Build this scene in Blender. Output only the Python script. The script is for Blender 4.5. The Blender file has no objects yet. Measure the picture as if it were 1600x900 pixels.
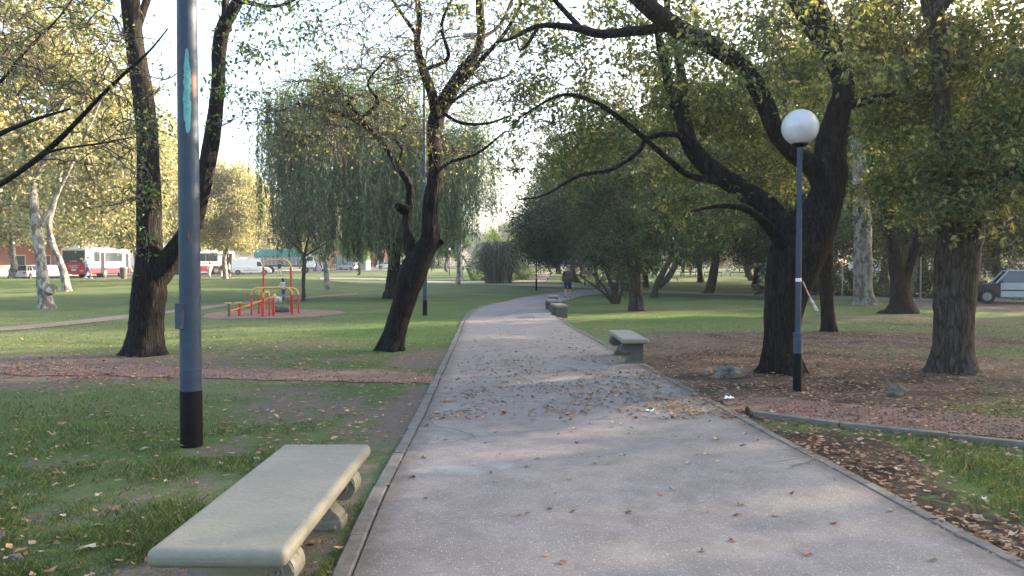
import bpy, math, random
import numpy as np
from mathutils import Vector, Matrix
random.seed(7); RNG = np.random.default_rng(7)
sc = bpy.context.scene
COL = sc.collection
R = math.radians
PI = math.pi
# ------------------------------------------------------------------ camera, sky, sun, exposure
F = 1200.0; EYE = 1.6; PITCH = math.atan(32/1200)
cam = bpy.data.cameras.new("camera"); cam.lens = 27; cam.sensor_width = 36; cam.clip_end = 3000; cam.clip_start = 0.05
camo = bpy.data.objects.new("camera", cam); COL.objects.link(camo)
camo.location = (0, 0, EYE); camo.rotation_euler = (PI/2-PITCH, 0, 0); sc.camera = camo
SUN_EL = 17.0; SUN_ROT = 66.0
w = bpy.data.worlds.new("World"); sc.world = w; w.use_nodes = True
nt = w.node_tree; sky = nt.nodes.new('ShaderNodeTexSky'); sky.sky_type = 'NISHITA'; sky.sun_disc = False
sky.sun_elevation = R(SUN_EL); sky.sun_rotation = R(SUN_ROT); sky.air_density = 1.0; sky.dust_density = 4.0; sky.ozone_density = 1.0
bg = nt.nodes['Background']; bg.inputs[1].default_value = 0.15
nt.links.new(sky.outputs[0], bg.inputs[0])
sun = bpy.data.lights.new("sun", 'SUN'); sun.energy = 5.0; sun.angle = R(0.5); sun.color = (1.0, 0.80, 0.56)
suno = bpy.data.objects.new("sun", sun); COL.objects.link(suno)
sd = Vector((math.sin(R(SUN_ROT))*math.cos(R(SUN_EL)), math.cos(R(SUN_ROT))*math.cos(R(SUN_EL)), math.sin(R(SUN_EL))))
suno.rotation_euler = sd.to_track_quat('Z', 'Y').to_euler(); suno.location = sd*60
sc.view_settings.view_transform = 'Standard'; sc.view_settings.look = 'None'; sc.view_settings.gamma = 1
sc.view_settings.exposure = 2.45
sc.cycles.use_denoising = True
sc.cycles.max_bounces = 6; sc.cycles.diffuse_bounces = 3; sc.cycles.transmission_bounces = 3; sc.cycles.transparent_max_bounces = 4
sc.cycles.sample_clamp_indirect = 8
# ------------------------------------------------------------------ terrain maths
def S(t):
    t = np.clip(t, 0, 1); return t*t*(3-2*t)
def hgt(x, y):
    x = np.asarray(x, float); y = np.asarray(y, float)
    far = 0.0108*np.clip(y-60, 0, 175)
    lf = S((-x-9)/9)*0.7*S((y-33)/25)*(1-0.7*S((y-61)/9))
    und = 0.012*np.sin(x*1.3+y*0.5)+0.010*np.sin(y*1.1-x*0.7+2)
    return far+lf+und*S((60-y)/30)
def ray(px, py):
    a = (px-800)/F; b = (450-py)/F
    c, s = math.cos(PITCH), math.sin(PITCH)
    d = np.array([a, c+b*s, -s+b*c]); return d
def W(px, py, dep):
    d = ray(px, py); return np.array([0, 0, EYE])+d*(dep/d[1])
def G(px, py):
    d = ray(px, py); ys = np.geomspace(1.5, 600, 3000)
    xs = d[0]/d[1]*ys; zs = EYE+d[2]/d[1]*ys
    k = np.argmax(zs < hgt(xs, ys))
    if k == 0: k = len(ys)-1
    return np.array([xs[k], ys[k], float(hgt(xs[k], ys[k]))])
_H = RNG.random((256, 256))
def vnoise(x, y, s):
    x = np.asarray(x)/s+1000.3; y = np.asarray(y)/s+1000.7
    xi = np.floor(x).astype(int); yi = np.floor(y).astype(int); fx = S(x-xi); fy = S(y-yi)
    h = lambda i, j: _H[i % 256, j % 256]
    return (h(xi, yi)*(1-fx)+h(xi+1, yi)*fx)*(1-fy)+(h(xi, yi+1)*(1-fx)+h(xi+1, yi+1)*fx)*fy
def fbm(x, y, s, o=4):
    t = 0; a = 1; n = 0
    for i in range(o):
        t = t+a*vnoise(x+i*17, y-i*31, s/2**i); n += a; a *= .55
    return t/n
# ------------------------------------------------------------------ materials
def newmat(name):
    m = bpy.data.materials.new(name); m.use_nodes = True; n = m.node_tree
    return m, n, n.nodes['Principled BSDF']
def ramp(n, fac, cols):
    r = n.nodes.new('ShaderNodeValToRGB'); e = r.color_ramp.elements
    while len(e) < len(cols): e.new(0.5)
    for i, (p, c) in enumerate(cols): e[i].position = p; e[i].color = (*c, 1)
    n.links.new(fac, r.inputs[0]); return r.outputs[0]
def noise(n, scale, detail=4, rough=.6, co=None, dim='3D'):
    t = n.nodes.new('ShaderNodeTexNoise'); t.inputs['Scale'].default_value = scale
    t.inputs['Detail'].default_value = detail; t.inputs['Roughness'].default_value = rough
    if co is not None: n.links.new(co, t.inputs['Vector'])
    return t.outputs['Fac']
def obco(n, scale=(1, 1, 1)):
    t = n.nodes.new('ShaderNodeTexCoord'); mp = n.nodes.new('ShaderNodeMapping'); mp.inputs['Scale'].default_value = scale
    n.links.new(t.outputs['Object'], mp.inputs[0]); return mp.outputs[0]
def bump(n, b, h, st=.5, dist=.02, chain=None):
    bb = n.nodes.new('ShaderNodeBump'); bb.inputs['Strength'].default_value = st; bb.inputs['Distance'].default_value = dist
    n.links.new(h, bb.inputs['Height'])
    if chain is not None: n.links.new(chain, bb.inputs['Normal'])
    n.links.new(bb.outputs[0], b.inputs['Normal']); return bb.outputs[0]
def mixc(n, f, a, b, mode='MIX'):
    m = n.nodes.new('ShaderNodeMix'); m.data_type = 'RGBA'; m.blend_type = mode
    def put(i, v):
        if hasattr(v, 'links'): n.links.new(v, m.inputs[i])
        elif isinstance(v, (int, float)): m.inputs[i].default_value = v
        else: m.inputs[i].default_value = (*v, 1)
    put(0, f); put(6, a); put(7, b); return m.outputs[2]
def math_(n, op, a, b=0.0, c=0.0, clamp=False):
    m = n.nodes.new('ShaderNodeMath'); m.operation = op; m.use_clamp = clamp
    for i, v in enumerate((a, b, c)):
        if hasattr(v, 'links'): n.links.new(v, m.inputs[i])
        else: m.inputs[i].default_value = v
    return m.outputs[0]
def mat_plain(name, c, rough=.6, metal=0, var=.15, scale=6, bm=0.0, spec=.4):
    m, n, b = newmat(name)
    c2 = tuple(max(0, v*(1-var)) for v in c); c3 = tuple(min(1, v*(1+var)) for v in c)
    co = obco(n); f = noise(n, scale, 6, .65, co)
    n.links.new(ramp(n, f, [(.3, c2), (.7, c3)]), b.inputs['Base Color'])
    b.inputs['Roughness'].default_value = rough; b.inputs['Metallic'].default_value = metal
    b.inputs['Specular IOR Level'].default_value = spec
    if bm: bump(n, b, noise(n, scale*8, 5, .6, co), bm, .01)
    return m
def mat_leaf(name, cols, trans=.35, rough=.55):
    m, n, b = newmat(name); b.inputs['Roughness'].default_value = rough; b.inputs['Specular IOR Level'].default_value = .3
    g = n.nodes.new('ShaderNodeNewGeometry')
    cc = ramp(n, g.outputs['Random Per Island'], cols)
    n.links.new(cc, b.inputs['Base Color'])
    t = n.nodes.new('ShaderNodeBsdfTranslucent')
    hv = n.nodes.new('ShaderNodeMixRGB'); hv.blend_type = 'MULTIPLY'; hv.inputs[0].default_value = 1
    n.links.new(cc, hv.inputs[1]); hv.inputs[2].default_value = (1.45, 1.45, .85, 1)
    n.links.new(hv.outputs[0], t.inputs[0])
    mx = n.nodes.new('ShaderNodeMixShader'); mx.inputs[0].default_value = trans
    n.links.new(b.outputs[0], mx.inputs[1]); n.links.new(t.outputs[0], mx.inputs[2])
    n.links.new(mx.outputs[0], n.nodes['Material Output'].inputs[0]); return m
def mat_bark(name, c1, c2, patch=None, vscale=1.0, st=.9):
    m, n, b = newmat(name); b.inputs['Roughness'].default_value = .9; b.inputs['Specular IOR Level'].default_value = .2
    co = obco(n, (7*vscale, 7*vscale, 1.15*vscale)); f = noise(n, 3.0, 8, .7, co)
    col = ramp(n, f, [(.32, c1), (.62, c2)])
    if patch:
        co2 = obco(n, (1, 1, .6)); pf = noise(n, 5.0, 5, .6, co2)
        col = mixc(n, ramp(n, pf, [(.47, (0, 0, 0)), (.55, (1, 1, 1))]), col, patch)
    vor = n.nodes.new('ShaderNodeTexVoronoi'); vor.feature = 'DISTANCE_TO_EDGE'; vor.inputs['Scale'].default_value = 2.2
    wv = mixc(n, .38, co, n.nodes.new('ShaderNodeTexNoise').outputs['Color'], 'ADD'); n.links.new(wv, vor.inputs['Vector'])
    if not patch:
        ridge = ramp(n, vor.outputs[0], [(.02, (0, 0, 0)), (.16, (1, 1, 1))])
        col = mixc(n, math_(n, 'ADD', math_(n, 'MULTIPLY', ridge, .6), .4), tuple(v*.45 for v in c1), col)
        lic = ramp(n, noise(n, 2.4, 7, .72, obco(n, (1, 1, .7))), [(.56, (0, 0, 0)), (.66, (1, 1, 1))])
        col = mixc(n, math_(n, 'MULTIPLY', lic, .55), col, tuple(v*1.9+.012 for v in c2))
        spk = ramp(n, noise(n, 34, 3, .6, obco(n, (1, 1, .35))), [(.66, (0, 0, 0)), (.70, (1, 1, 1))])
        col = mixc(n, math_(n, 'MULTIPLY', spk, .5), col, tuple(v*3.2+.02 for v in c2))
    n.links.new(col, b.inputs['Base Color'])
    hs = math_(n, 'ADD', math_(n, 'MULTIPLY', f, 1.0), math_(n, 'MINIMUM', vor.outputs[0], .25))
    bump(n, b, hs, 1.0, .09*st); return m
M = {}
M['bark'] = mat_bark('dark_fissured_bark', (.008, .007, .007), (.030, .025, .023))
M['bark2'] = mat_bark('grey_brown_bark', (.028, .024, .021), (.095, .082, .070), None, 1.0, .55)
M['bark_pale'] = mat_bark('pale_peeling_bark', (.22, .205, .19), (.40, .375, .35), (.12, .115, .10), .6, .4)
M['twig'] = mat_plain('twig_bark', (.075, .066, .060), .9, 0, .3, 3)
M['leaf_olive'] = mat_leaf('olive_leaves', [(0, (.058, .082, .034)), (.5, (.115, .145, .058)), (.8, (.22, .23, .095)), (1, (.40, .34, .17))], .5)
M['leaf_green'] = mat_leaf('green_leaves', [(0, (.030, .062, .020)), (.6, (.065, .115, .034)), (1, (.14, .19, .06))], .4)
M['leaf_dark'] = mat_leaf('dark_leaves', [(0, (.012, .030, .012)), (.7, (.030, .060, .022)), (1, (.06, .10, .035))], .25)
M['leaf_willow'] = mat_leaf('willow_leaves', [(0, (.055, .105, .055)), (.6, (.11, .18, .095)), (1, (.20, .26, .13))], .35)
M['leaf_plane'] = mat_leaf('autumn_plane_leaves', [(0, (.10, .12, .07)), (.35, (.24, .26, .16)), (.75, (.42, .40, .27)), (1, (.46, .35, .25))], .4)
M['leaf_rust'] = mat_leaf('rusty_leaves', [(0, (.06, .08, .02)), (.5, (.13, .12, .03)), (1, (.30, .17, .06))], .4)
M['leaf_grey'] = mat_leaf('grey_green_leaves', [(0, (.07, .09, .06)), (.6, (.15, .18, .12)), (1, (.26, .27, .17))], .35)
M['blade'] = mat_leaf('grass_blades', [(0, (.040, .072, .020)), (.5, (.080, .120, .034)), (.8, (.15, .170, .058)), (1, (.28, .25, .13))], .3, .6)
M['litter'] = mat_leaf('dead_leaves', [(0, (.09, .046, .026)), (.35, (.22, .115, .062)), (.75, (.36, .21, .125)), (1, (.50, .35, .22))], .12, .8)
M['chips'] = mat_leaf('red_brick_chips', [(0, (.14, .06, .045)), (.6, (.26, .12, .09)), (1, (.42, .29, .24))], .0, .9)
M['concrete'] = mat_plain('weathered_concrete', (.30, .30, .26), .85, 0, .22, 5, .35)
M['bench'] = mat_plain('painted_grey_green_concrete', (.34, .37, .33), .6, 0, .12, 4, .25)
M['bench_dark'] = mat_plain('dark_grey_concrete', (.095, .095, .088), .8, 0, .2, 6, .3)
M['black'] = mat_plain('black_paint', (.006, .006, .008), .75, 0, .3, 9, .15, .15)
M['dark'] = mat_plain('dark_rubber', (.02, .02, .02), .8)
M['red'] = mat_plain('red_paint', (.42, .03, .035), .45, 0, .1, 8)
M['yellow'] = mat_plain('yellow_paint', (.62, .36, .10), .5, 0, .1, 8)
M['orange'] = mat_plain('orange_paint', (.62, .25, .03), .5, 0, .1, 8)
M['white'] = mat_plain('white_paint', (.78, .78, .78), .4, 0, .04, 3)
M['silver'] = mat_plain('silver_car_paint', (.42, .46, .50), .35, .2, .05, 3)
M['busred'] = mat_plain('bus_red_paint', (.40, .03, .05), .35, 0, .05, 3)
M['teal'] = mat_plain('teal_tarpaulin', (.06, .24, .22), .7, 0, .15, 2)
M['grey'] = mat_plain('grey_metal', (.22, .23, .24), .5, .3, .1, 5)
M['asphalt'] = mat_plain('asphalt', (.06, .06, .062), .9, 0, .25, 8, .3)
M['rock'] = mat_plain('rough_stone', (.15, .138, .12), .95, 0, .45, 9, 1.0)
M['brick'] = mat_plain('red_brick', (.32, .12, .08), .9, 0, .2, 12, .3)
M['render'] = mat_plain('pale_wall_render', (.62, .58, .50), .9, 0, .1, 2, .1)
M['skin'] = mat_plain('skin', (.42, .24, .17), .6, 0, .06, 10)
M['hair'] = mat_plain('dark_hair', (.02, .016, .014), .7)
M['jacket'] = mat_plain('dark_brown_jacket', (.045, .035, .036), .8)
M['navy'] = mat_plain('navy_cloth', (.02, .03, .16), .8)
M['blue'] = mat_plain('light_blue_cloth', (.20, .42, .75), .8)
M['jeans'] = mat_plain('blue_jeans', (.05, .08, .16), .85)
M['cream'] = mat_plain('cream_cloth', (.66, .64, .62), .85)
M['blackc'] = mat_plain('black_cloth', (.02, .02, .025), .85)
M['redc'] = mat_plain('red_cloth', (.5, .04, .03), .8)
M['tape'] = mat_plain('pale_plastic_tape', (.70, .62, .60), .4, 0, .25, 30)
def _glass():
    m, n, b = newmat('dark_window_glass'); b.inputs['Base Color'].default_value = (.03, .04, .045, 1)
    b.inputs['Roughness'].default_value = .08; b.inputs['Specular IOR Level'].default_value = .8; return m
M['glass'] = _glass()
def _globe():
    m, n, b = newmat('milky_globe_glass'); co = obco(n)
    n.links.new(ramp(n, noise(n, 5, 4, .6, co), [(.3, (.50, .50, .53)), (.7, (.64, .63, .65))]), b.inputs['Base Color'])
    b.inputs['Roughness'].default_value = .25; b.inputs['Subsurface Weight'].default_value = .3
    b.inputs['Subsurface Radius'].default_value = (.1, .1, .1); return m
M['globe'] = _globe()
def _post(name, base, flake=(.16, .45, .42)):
    m, n, b = newmat(name); co = obco(n, (1, 1, 1)); f = noise(n, 7, 6, .65, co)
    col = ramp(n, f, [(.3, tuple(v*.8 for v in base)), (.7, tuple(v*1.25 for v in base))])
    co3 = obco(n, (5, 5, .8))
    col = mixc(n, ramp(n, noise(n, 2.2, 6, .6, co3), [(.63, (0, 0, 0)), (.69, (1, 1, 1))]), col, (.22, .10, .07))
    n.links.new(col, b.inputs['Base Color']); b.inputs['Roughness'].default_value = .55; b.inputs['Specular IOR Level'].default_value = .3
    bump(n, b, noise(n, 40, 4, .6, co), .25, .004); return m
M['post'] = _post('blue_grey_post_paint', (.034, .052, .085))
M['flake'] = mat_plain('turquoise_old_paint', (.12, .36, .36), .7, 0, .3, 30)
def _path():
    m, n, b = newmat('exposed_aggregate_concrete'); t = n.nodes.new('ShaderNodeTexCoord'); co = t.outputs['Object']
    big = noise(n, .55, 5, .6, co); mid = noise(n, 3.5, 5, .65, co); fine = noise(n, 95, 3, .7, co)
    c = ramp(n, big, [(.3, (.122, .109, .10)), (.55, (.170, .154, .142)), (.75, (.222, .200, .184))])
    c = mixc(n, .35, c, ramp(n, mid, [(.35, (.15, .135, .135)), (.65, (.36, .33, .32))]))
    vor = n.nodes.new('ShaderNodeTexVoronoi'); vor.inputs['Scale'].default_value = 75; n.links.new(co, vor.inputs['Vector'])
    sp = ramp(n, vor.outputs['Distance'], [(.15, (1, 1, 1)), (.5, (0, 0, 0))])
    hs = n.nodes.new('ShaderNodeSeparateColor'); n.links.new(vor.outputs['Color'], hs.inputs[0])
    spc = ramp(n, hs.outputs[0], [(0, (.07, .06, .06)), (.45, (.24, .2, .19)), (.8, (.38, .34, .32)), (1, (.72, .68, .64))])
    c = mixc(n, math_(n, 'MULTIPLY', sp, .6), c, spc)
    c = mixc(n, math_(n, 'MULTIPLY', ramp(n, fine, [(.4, (0, 0, 0)), (.65, (1, 1, 1))]), .35), c, (.12, .11, .11))
    # dark dribbled stains and a paler scraped repair patch
    st = ramp(n, noise(n, 1.1, 6, .7, obco(n, (1, .55, 1))), [(.60, (0, 0, 0)), (.70, (1, 1, 1))])
    c = mixc(n, math_(n, 'MULTIPLY', st, .42), c, (.085, .075, .075))
    st2 = ramp(n, noise(n, .8, 5, .65, obco(n, (1.3, .9, 2.2))), [(.66, (0, 0, 0)), (.74, (1, 1, 1))])
    c = mixc(n, math_(n, 'MULTIPLY', st2, .25), c, (.40, .39, .40))
    at_ = n.nodes.new('ShaderNodeAttribute'); at_.attribute_name = 'wear'; ws = n.nodes.new('ShaderNodeSeparateColor'); n.links.new(at_.outputs['Color'], ws.inputs[0])
    n1 = noise(n, 6, 7, .75, co); ed = math_(n, 'ADD', ws.outputs[0], math_(n, 'MULTIPLY', math_(n, 'SUBTRACT', n1, .5), .28))
    c = mixc(n, math_(n, 'MULTIPLY', ramp(n, ed, [(.90, (0, 0, 0)), (1.0, (1, 1, 1))]), .75), c, (.085, .070, .055))
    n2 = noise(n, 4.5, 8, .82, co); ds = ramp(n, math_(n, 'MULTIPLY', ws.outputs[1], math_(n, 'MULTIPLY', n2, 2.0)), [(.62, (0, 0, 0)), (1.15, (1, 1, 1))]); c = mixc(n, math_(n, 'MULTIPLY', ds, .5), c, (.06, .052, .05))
    ps = ramp(n, math_(n, 'MULTIPLY', ws.outputs[2], math_(n, 'MULTIPLY', n2, 2.0)), [(.5, (0, 0, 0)), (.75, (1, 1, 1))]); c = mixc(n, math_(n, 'MULTIPLY', ps, .6), c, (.30, .30, .31))
    cv = n.nodes.new('ShaderNodeTexVoronoi'); cv.feature = 'DISTANCE_TO_EDGE'; cv.inputs['Scale'].default_value = .42
    cw = n.nodes.new('ShaderNodeTexNoise'); cw.inputs['Scale'].default_value = 1.6; cw.inputs['Detail'].default_value = 8; n.links.new(co, cw.inputs['Vector']); n.links.new(mixc(n, .35, co, cw.outputs['Color'], 'ADD'), cv.inputs['Vector'])
    ck = ramp(n, cv.outputs[0], [(.0015, (1, 1, 1)), (.0045, (0, 0, 0))]); cm = ramp(n, noise(n, .5, 2, .5, co), [(.50, (0, 0, 0)), (.56, (1, 1, 1))]); ck = math_(n, 'MULTIPLY', ck, cm)
    c = mixc(n, math_(n, 'MULTIPLY', ck, .8), c, (.035, .03, .028))
    n.links.new(c, b.inputs['Base Color']); b.inputs['Roughness'].default_value = .85
    bump(n, b, math_(n, 'SUBTRACT', math_(n, 'ADD', sp, fine), math_(n, 'MULTIPLY', ck, 2.0)), .4, .004); return m
M['path'] = _path()
def _ground():
    m, n, b = newmat('park_ground'); t = n.nodes.new('ShaderNodeTexCoord'); co = t.outputs['Object']
    a = n.nodes.new('ShaderNodeAttribute'); a.attribute_name = 'mask'; sp = n.nodes.new('ShaderNodeSeparateColor')
    n.links.new(a.outputs['Color'], sp.inputs[0]); soil = sp.outputs[0]; lit = sp.outputs[1]; lush = sp.outputs[2]
    f1 = noise(n, .35, 6, .65, co); f2 = noise(n, 14, 5, .7, co); f3 = noise(n, 60, 3, .7, co)
    gr = ramp(n, f1, [(.3, (.075, .105, .044)), (.5, (.115, .152, .060)), (.7, (.175, .190, .085))])
    gr = mixc(n, .35, gr, ramp(n, f2, [(.3, (.020, .045, .016)), (.7, (.12, .17, .055))]))
    gr = mixc(n, math_(n, 'MULTIPLY', lush, .8), gr, (.065, .140, .022))
    so = ramp(n, f2, [(.25, (.070, .048, .036)), (.5, (.15, .108, .08)), (.75, (.26, .21, .175))])
    so = mixc(n, math_(n, 'MULTIPLY', f3, .5), so, (.05, .04, .033))
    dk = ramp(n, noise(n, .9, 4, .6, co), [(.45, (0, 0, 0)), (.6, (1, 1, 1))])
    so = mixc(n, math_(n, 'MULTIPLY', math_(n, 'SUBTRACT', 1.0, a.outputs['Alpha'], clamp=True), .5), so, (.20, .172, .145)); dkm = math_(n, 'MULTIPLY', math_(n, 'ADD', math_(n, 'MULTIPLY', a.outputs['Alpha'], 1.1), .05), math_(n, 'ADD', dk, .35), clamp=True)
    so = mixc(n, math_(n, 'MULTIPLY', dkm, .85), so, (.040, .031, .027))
    mk = math_(n, 'ADD', soil, math_(n, 'MULTIPLY', math_(n, 'SUBTRACT', noise(n, 4, 8, .78, co), .5), 1.9))
    mk = ramp(n, mk, [(.46, (0, 0, 0)), (.60, (1, 1, 1))])
    c = mixc(n, mk, gr, so)
    vor = n.nodes.new('ShaderNodeTexVoronoi'); vor.inputs['Scale'].default_value = 11; n.links.new(co, vor.inputs['Vector'])
    vs = n.nodes.new('ShaderNodeSeparateColor'); n.links.new(vor.outputs['Color'], vs.inputs[0])
    lf = ramp(n, vor.outputs['Distance'], [(.28, (1, 1, 1)), (.34, (0, 0, 0))])
    on = math_(n, 'LESS_THAN', vs.outputs[1], math_(n, 'MULTIPLY', lit, 1.1))
    lc = ramp(n, vs.outputs[0], [(0, (.12, .065, .038)), (.5, (.27, .16, .095)), (1, (.44, .33, .23))])
    c = mixc(n, math_(n, 'MULTIPLY', math_(n, 'MULTIPLY', lf, on), .8), c, lc)
    n.links.new(c, b.inputs['Base Color']); b.inputs['Roughness'].default_value = .95; b.inputs['Specular IOR Level'].default_value = .15
    bump(n, b, math_(n, 'ADD', math_(n, 'MULTIPLY', f2, 1.0), math_(n, 'MULTIPLY', f3, .5)), .9, .05); return m
M['ground'] = _ground()
def _redpath():
    m, n, b = newmat('crushed_brick'); t = n.nodes.new('ShaderNodeTexCoord'); co = t.outputs['Object']
    f = noise(n, 45, 4, .75, co); g = noise(n, 2, 5, .6, co)
    c = ramp(n, f, [(.3, (.10, .048, .038)), (.5, (.21, .115, .09)), (.72, (.36, .26, .21))])
    c = mixc(n, math_(n, 'MULTIPLY', ramp(n, g, [(.40, (0, 0, 0)), (.60, (1, 1, 1))]), .75), c, (.12, .095, .075))
    n.links.new(c, b.inputs['Base Color']); b.inputs['Roughness'].default_value = .95; bump(n, b, f, 1.0, .02); return m
M['redpath'] = _redpath()
M['dirt'] = mat_plain('trodden_earth', (.19, .145, .115), .95, 0, .25, 4, .4)
M['kerb'] = mat_plain('kerb_concrete', (.135, .125, .113), .9, 0, .35, 7, .6)
# ------------------------------------------------------------------ object helpers
def tag(o, label=None, cat=None, group=None, kind=None):
    if label: o['label'] = label
    if cat: o['category'] = cat
    if group: o['group'] = group
    if kind: o['kind'] = kind
    return o
def empty(name, loc, label=None, cat=None, group=None, rz=0):
    o = bpy.data.objects.new(name, None); COL.objects.link(o); o.empty_display_size = .2
    o.location = tuple(float(v) for v in loc); o.rotation_euler = (0, 0, rz); return tag(o, label, cat, group)
def meshobj(name, V, Fc, mat, parent=None, smooth=True, mi=None):
    """V (n,3); Fc: (m,k) int array or list of faces"""
    me = bpy.data.meshes.new(name); V = np.asarray(V, dtype=np.float32)
    if isinstance(Fc, np.ndarray):
        k = Fc.shape[1]; m = len(Fc)
        me.vertices.add(len(V)); me.vertices.foreach_set('co', V.ravel())
        me.loops.add(m*k); me.loops.foreach_set('vertex_index', Fc.astype(np.int32).ravel())
        me.polygons.add(m); me.polygons.foreach_set('loop_start', np.arange(0, m*k, k, dtype=np.int32))
        me.polygons.foreach_set('use_smooth', np.full(m, smooth, dtype=bool))
        me.update(calc_edges=True)
    else:
        me.from_pydata([tuple(map(float, v)) for v in V], [], [tuple(map(int, f)) for f in Fc]); me.update()
        for p in me.polygons: p.use_smooth = smooth
        if smooth: me.set_sharp_from_angle(angle=R(50))
    if isinstance(mat, (list, tuple)):
        for q in mat: me.materials.append(q)
    elif mat: me.materials.append(mat)
    if mi is not None:
        for p, i in zip(me.polygons, mi): p.material_index = i
    o = bpy.data.objects.new(name, me); COL.objects.link(o)
    if parent: o.parent = parent
    return o
class MB:
    def __init__(s): s.v = []; s.f = []
    def add(s, V, Fc):
        o = len(s.v); s.v += [tuple(map(float, v)) for v in V]; s.f += [tuple(int(i)+o for i in f) for f in Fc]; return s
    def box(s, c, d, rz=0, taper=1.0, rot=None):
        x, y, z = d[0]/2, d[1]/2, d[2]/2; P = []
        for (sx, sy, sz) in [(-1,-1,-1),(1,-1,-1),(1,1,-1),(-1,1,-1),(-1,-1,1),(1,-1,1),(1,1,1),(-1,1,1)]:
            t = taper if sz > 0 else 1
            v = Vector((sx*x*t, sy*y*t, sz*z))
            if rot: v = rot @ v
            if rz: v = Matrix.Rotation(rz, 3, 'Z') @ v
            P.append((v.x+c[0], v.y+c[1], v.z+c[2]))
        return s.add(P, [(0,3,2,1),(4,5,6,7),(0,1,5,4),(1,2,6,5),(2,3,7,6),(3,0,4,7)])
    def tube(s, pts, rad, n=10, cap=True):
        pts = np.array(pts, float); rad = np.full(len(pts), rad) if np.isscalar(rad) else np.array(rad, float)
        V, Fc = tubes(pts[None], rad[None], n)
        s.add(V, Fc)
        if cap:
            o = len(s.v)-len(V); s.f.append(tuple(o+i for i in range(n))[::-1]); s.f.append(tuple(o+len(V)-n+i for i in range(n)))
        return s
    def prism(s, prof, w0, w1, axis='x'):
        """profile in the plane across axis, extruded from w0 to w1. axis x: prof=(y,z); axis y: prof=(x,z)"""
        n = len(prof); P = []
        for w in (w0, w1):
            for a, b in prof: P.append((w, a, b) if axis == 'x' else ((a, w, b) if axis == 'y' else (a, b, w)))
        fs = [tuple(range(n)), tuple(range(2*n-1, n-1, -1))]+[(i, i+n, (i+1) % n+n, (i+1) % n) for i in range(n)]
        return s.add(P, fs)
    def lathe(s, prof, c=(0, 0, 0), n=16):
        P = []; fs = []
        for r, z in prof:
            for k in range(n): a = 2*PI*k/n; P.append((c[0]+r*math.cos(a), c[1]+r*math.sin(a), c[2]+z))
        for i in range(len(prof)-1):
            for k in range(n): fs.append((i*n+k, i*n+(k+1) % n, (i+1)*n+(k+1) % n, (i+1)*n+k))
        fs.append(tuple(range(n))[::-1]); fs.append(tuple((len(prof)-1)*n+k for k in range(n)))
        return s.add(P, fs)
    def ball(s, c, r, n=10, sc3=(1, 1, 1)):
        prof = [(max(1e-3, math.sin(PI*i/n)), -math.cos(PI*i/n)) for i in range(n+1)]; P = []; fs = []; k2 = 2*n
        for q, z in prof:
            for k in range(k2): a = 2*PI*k/k2; P.append((c[0]+r*sc3[0]*q*math.cos(a), c[1]+r*sc3[1]*q*math.sin(a), c[2]+r*sc3[2]*z))
        for i in range(n):
            for k in range(k2): fs.append((i*k2+k, i*k2+(k+1) % k2, (i+1)*k2+(k+1) % k2, (i+1)*k2+k))
        return s.add(P, fs)
    def build(s, name, mat, parent=None, smooth=False, bevel=0, seg=2, auto=False, loc=None):
        o = meshobj(name, s.v, s.f, mat, parent, smooth)
        if bevel:
            m = o.modifiers.new('bevel', 'BEVEL'); m.width = bevel; m.segments = seg; m.limit_method = 'ANGLE'; m.angle_limit = R(40)
        if loc is not None: o.location = loc
        return o
def tubes(P, Rr, n):
    """P (N,m,3), Rr (N,m) -> verts, quads"""
    N, m, _ = P.shape
    T = np.gradient(P, axis=1); T /= np.linalg.norm(T, axis=2, keepdims=True)+1e-9
    mean = T.mean(axis=1); mean /= np.linalg.norm(mean, axis=1, keepdims=True)+1e-9
    ref = np.where(np.abs(mean[:, 2:3]) > .8, np.array([[1., 0, 0]]), np.array([[0, 0, 1.]]))[:, None, :]
    A = np.cross(T, ref); A /= np.linalg.norm(A, axis=2, keepdims=True)+1e-9
    B = np.cross(T, A)
    th = np.arange(n)*2*PI/n
    V = P[:, :, None, :]+Rr[:, :, None, None]*(np.cos(th)[None, None, :, None]*A[:, :, None, :]+np.sin(th)[None, None, :, None]*B[:, :, None, :])
    idx = np.arange(N*m*n).reshape(N, m, n)
    a = idx[:, :-1, :]; b = np.roll(a, -1, axis=2); d = idx[:, 1:, :]; c = np.roll(d, -1, axis=2)
    return V.reshape(-1, 3), np.stack([a, d, c, b], axis=-1).reshape(-1, 4)
def catmull(P, per):
    P = np.asarray(P, float); Q = np.vstack([2*P[0]-P[1], P, 2*P[-1]-P[-2]]); out = []
    for i in range(1, len(Q)-2):
        t = np.linspace(0, 1, per, endpoint=False)[:, None]
        p0, p1, p2, p3 = Q[i-1], Q[i], Q[i+1], Q[i+2]
        out.append(.5*((2*p1)+(-p0+p2)*t+(2*p0-5*p1+4*p2-p3)*t**2+(-p0+3*p1-3*p2+p3)*t**3))
    out.append(P[-1:]); return np.vstack(out)
def copy_tree(root, loc, rz=0, s=1.0, label=None):
    c = root.copy(); COL.objects.link(c); c.location = tuple(float(v) for v in loc); c.rotation_euler = (0, 0, rz); c.scale = (s, s, s)
    if label: c['label'] = label
    for ch in list(root.children):
        d = ch.copy(); COL.objects.link(d); d.parent = c
        for g in list(ch.children):
            e = g.copy(); COL.objects.link(e); e.parent = d
    return c
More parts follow.
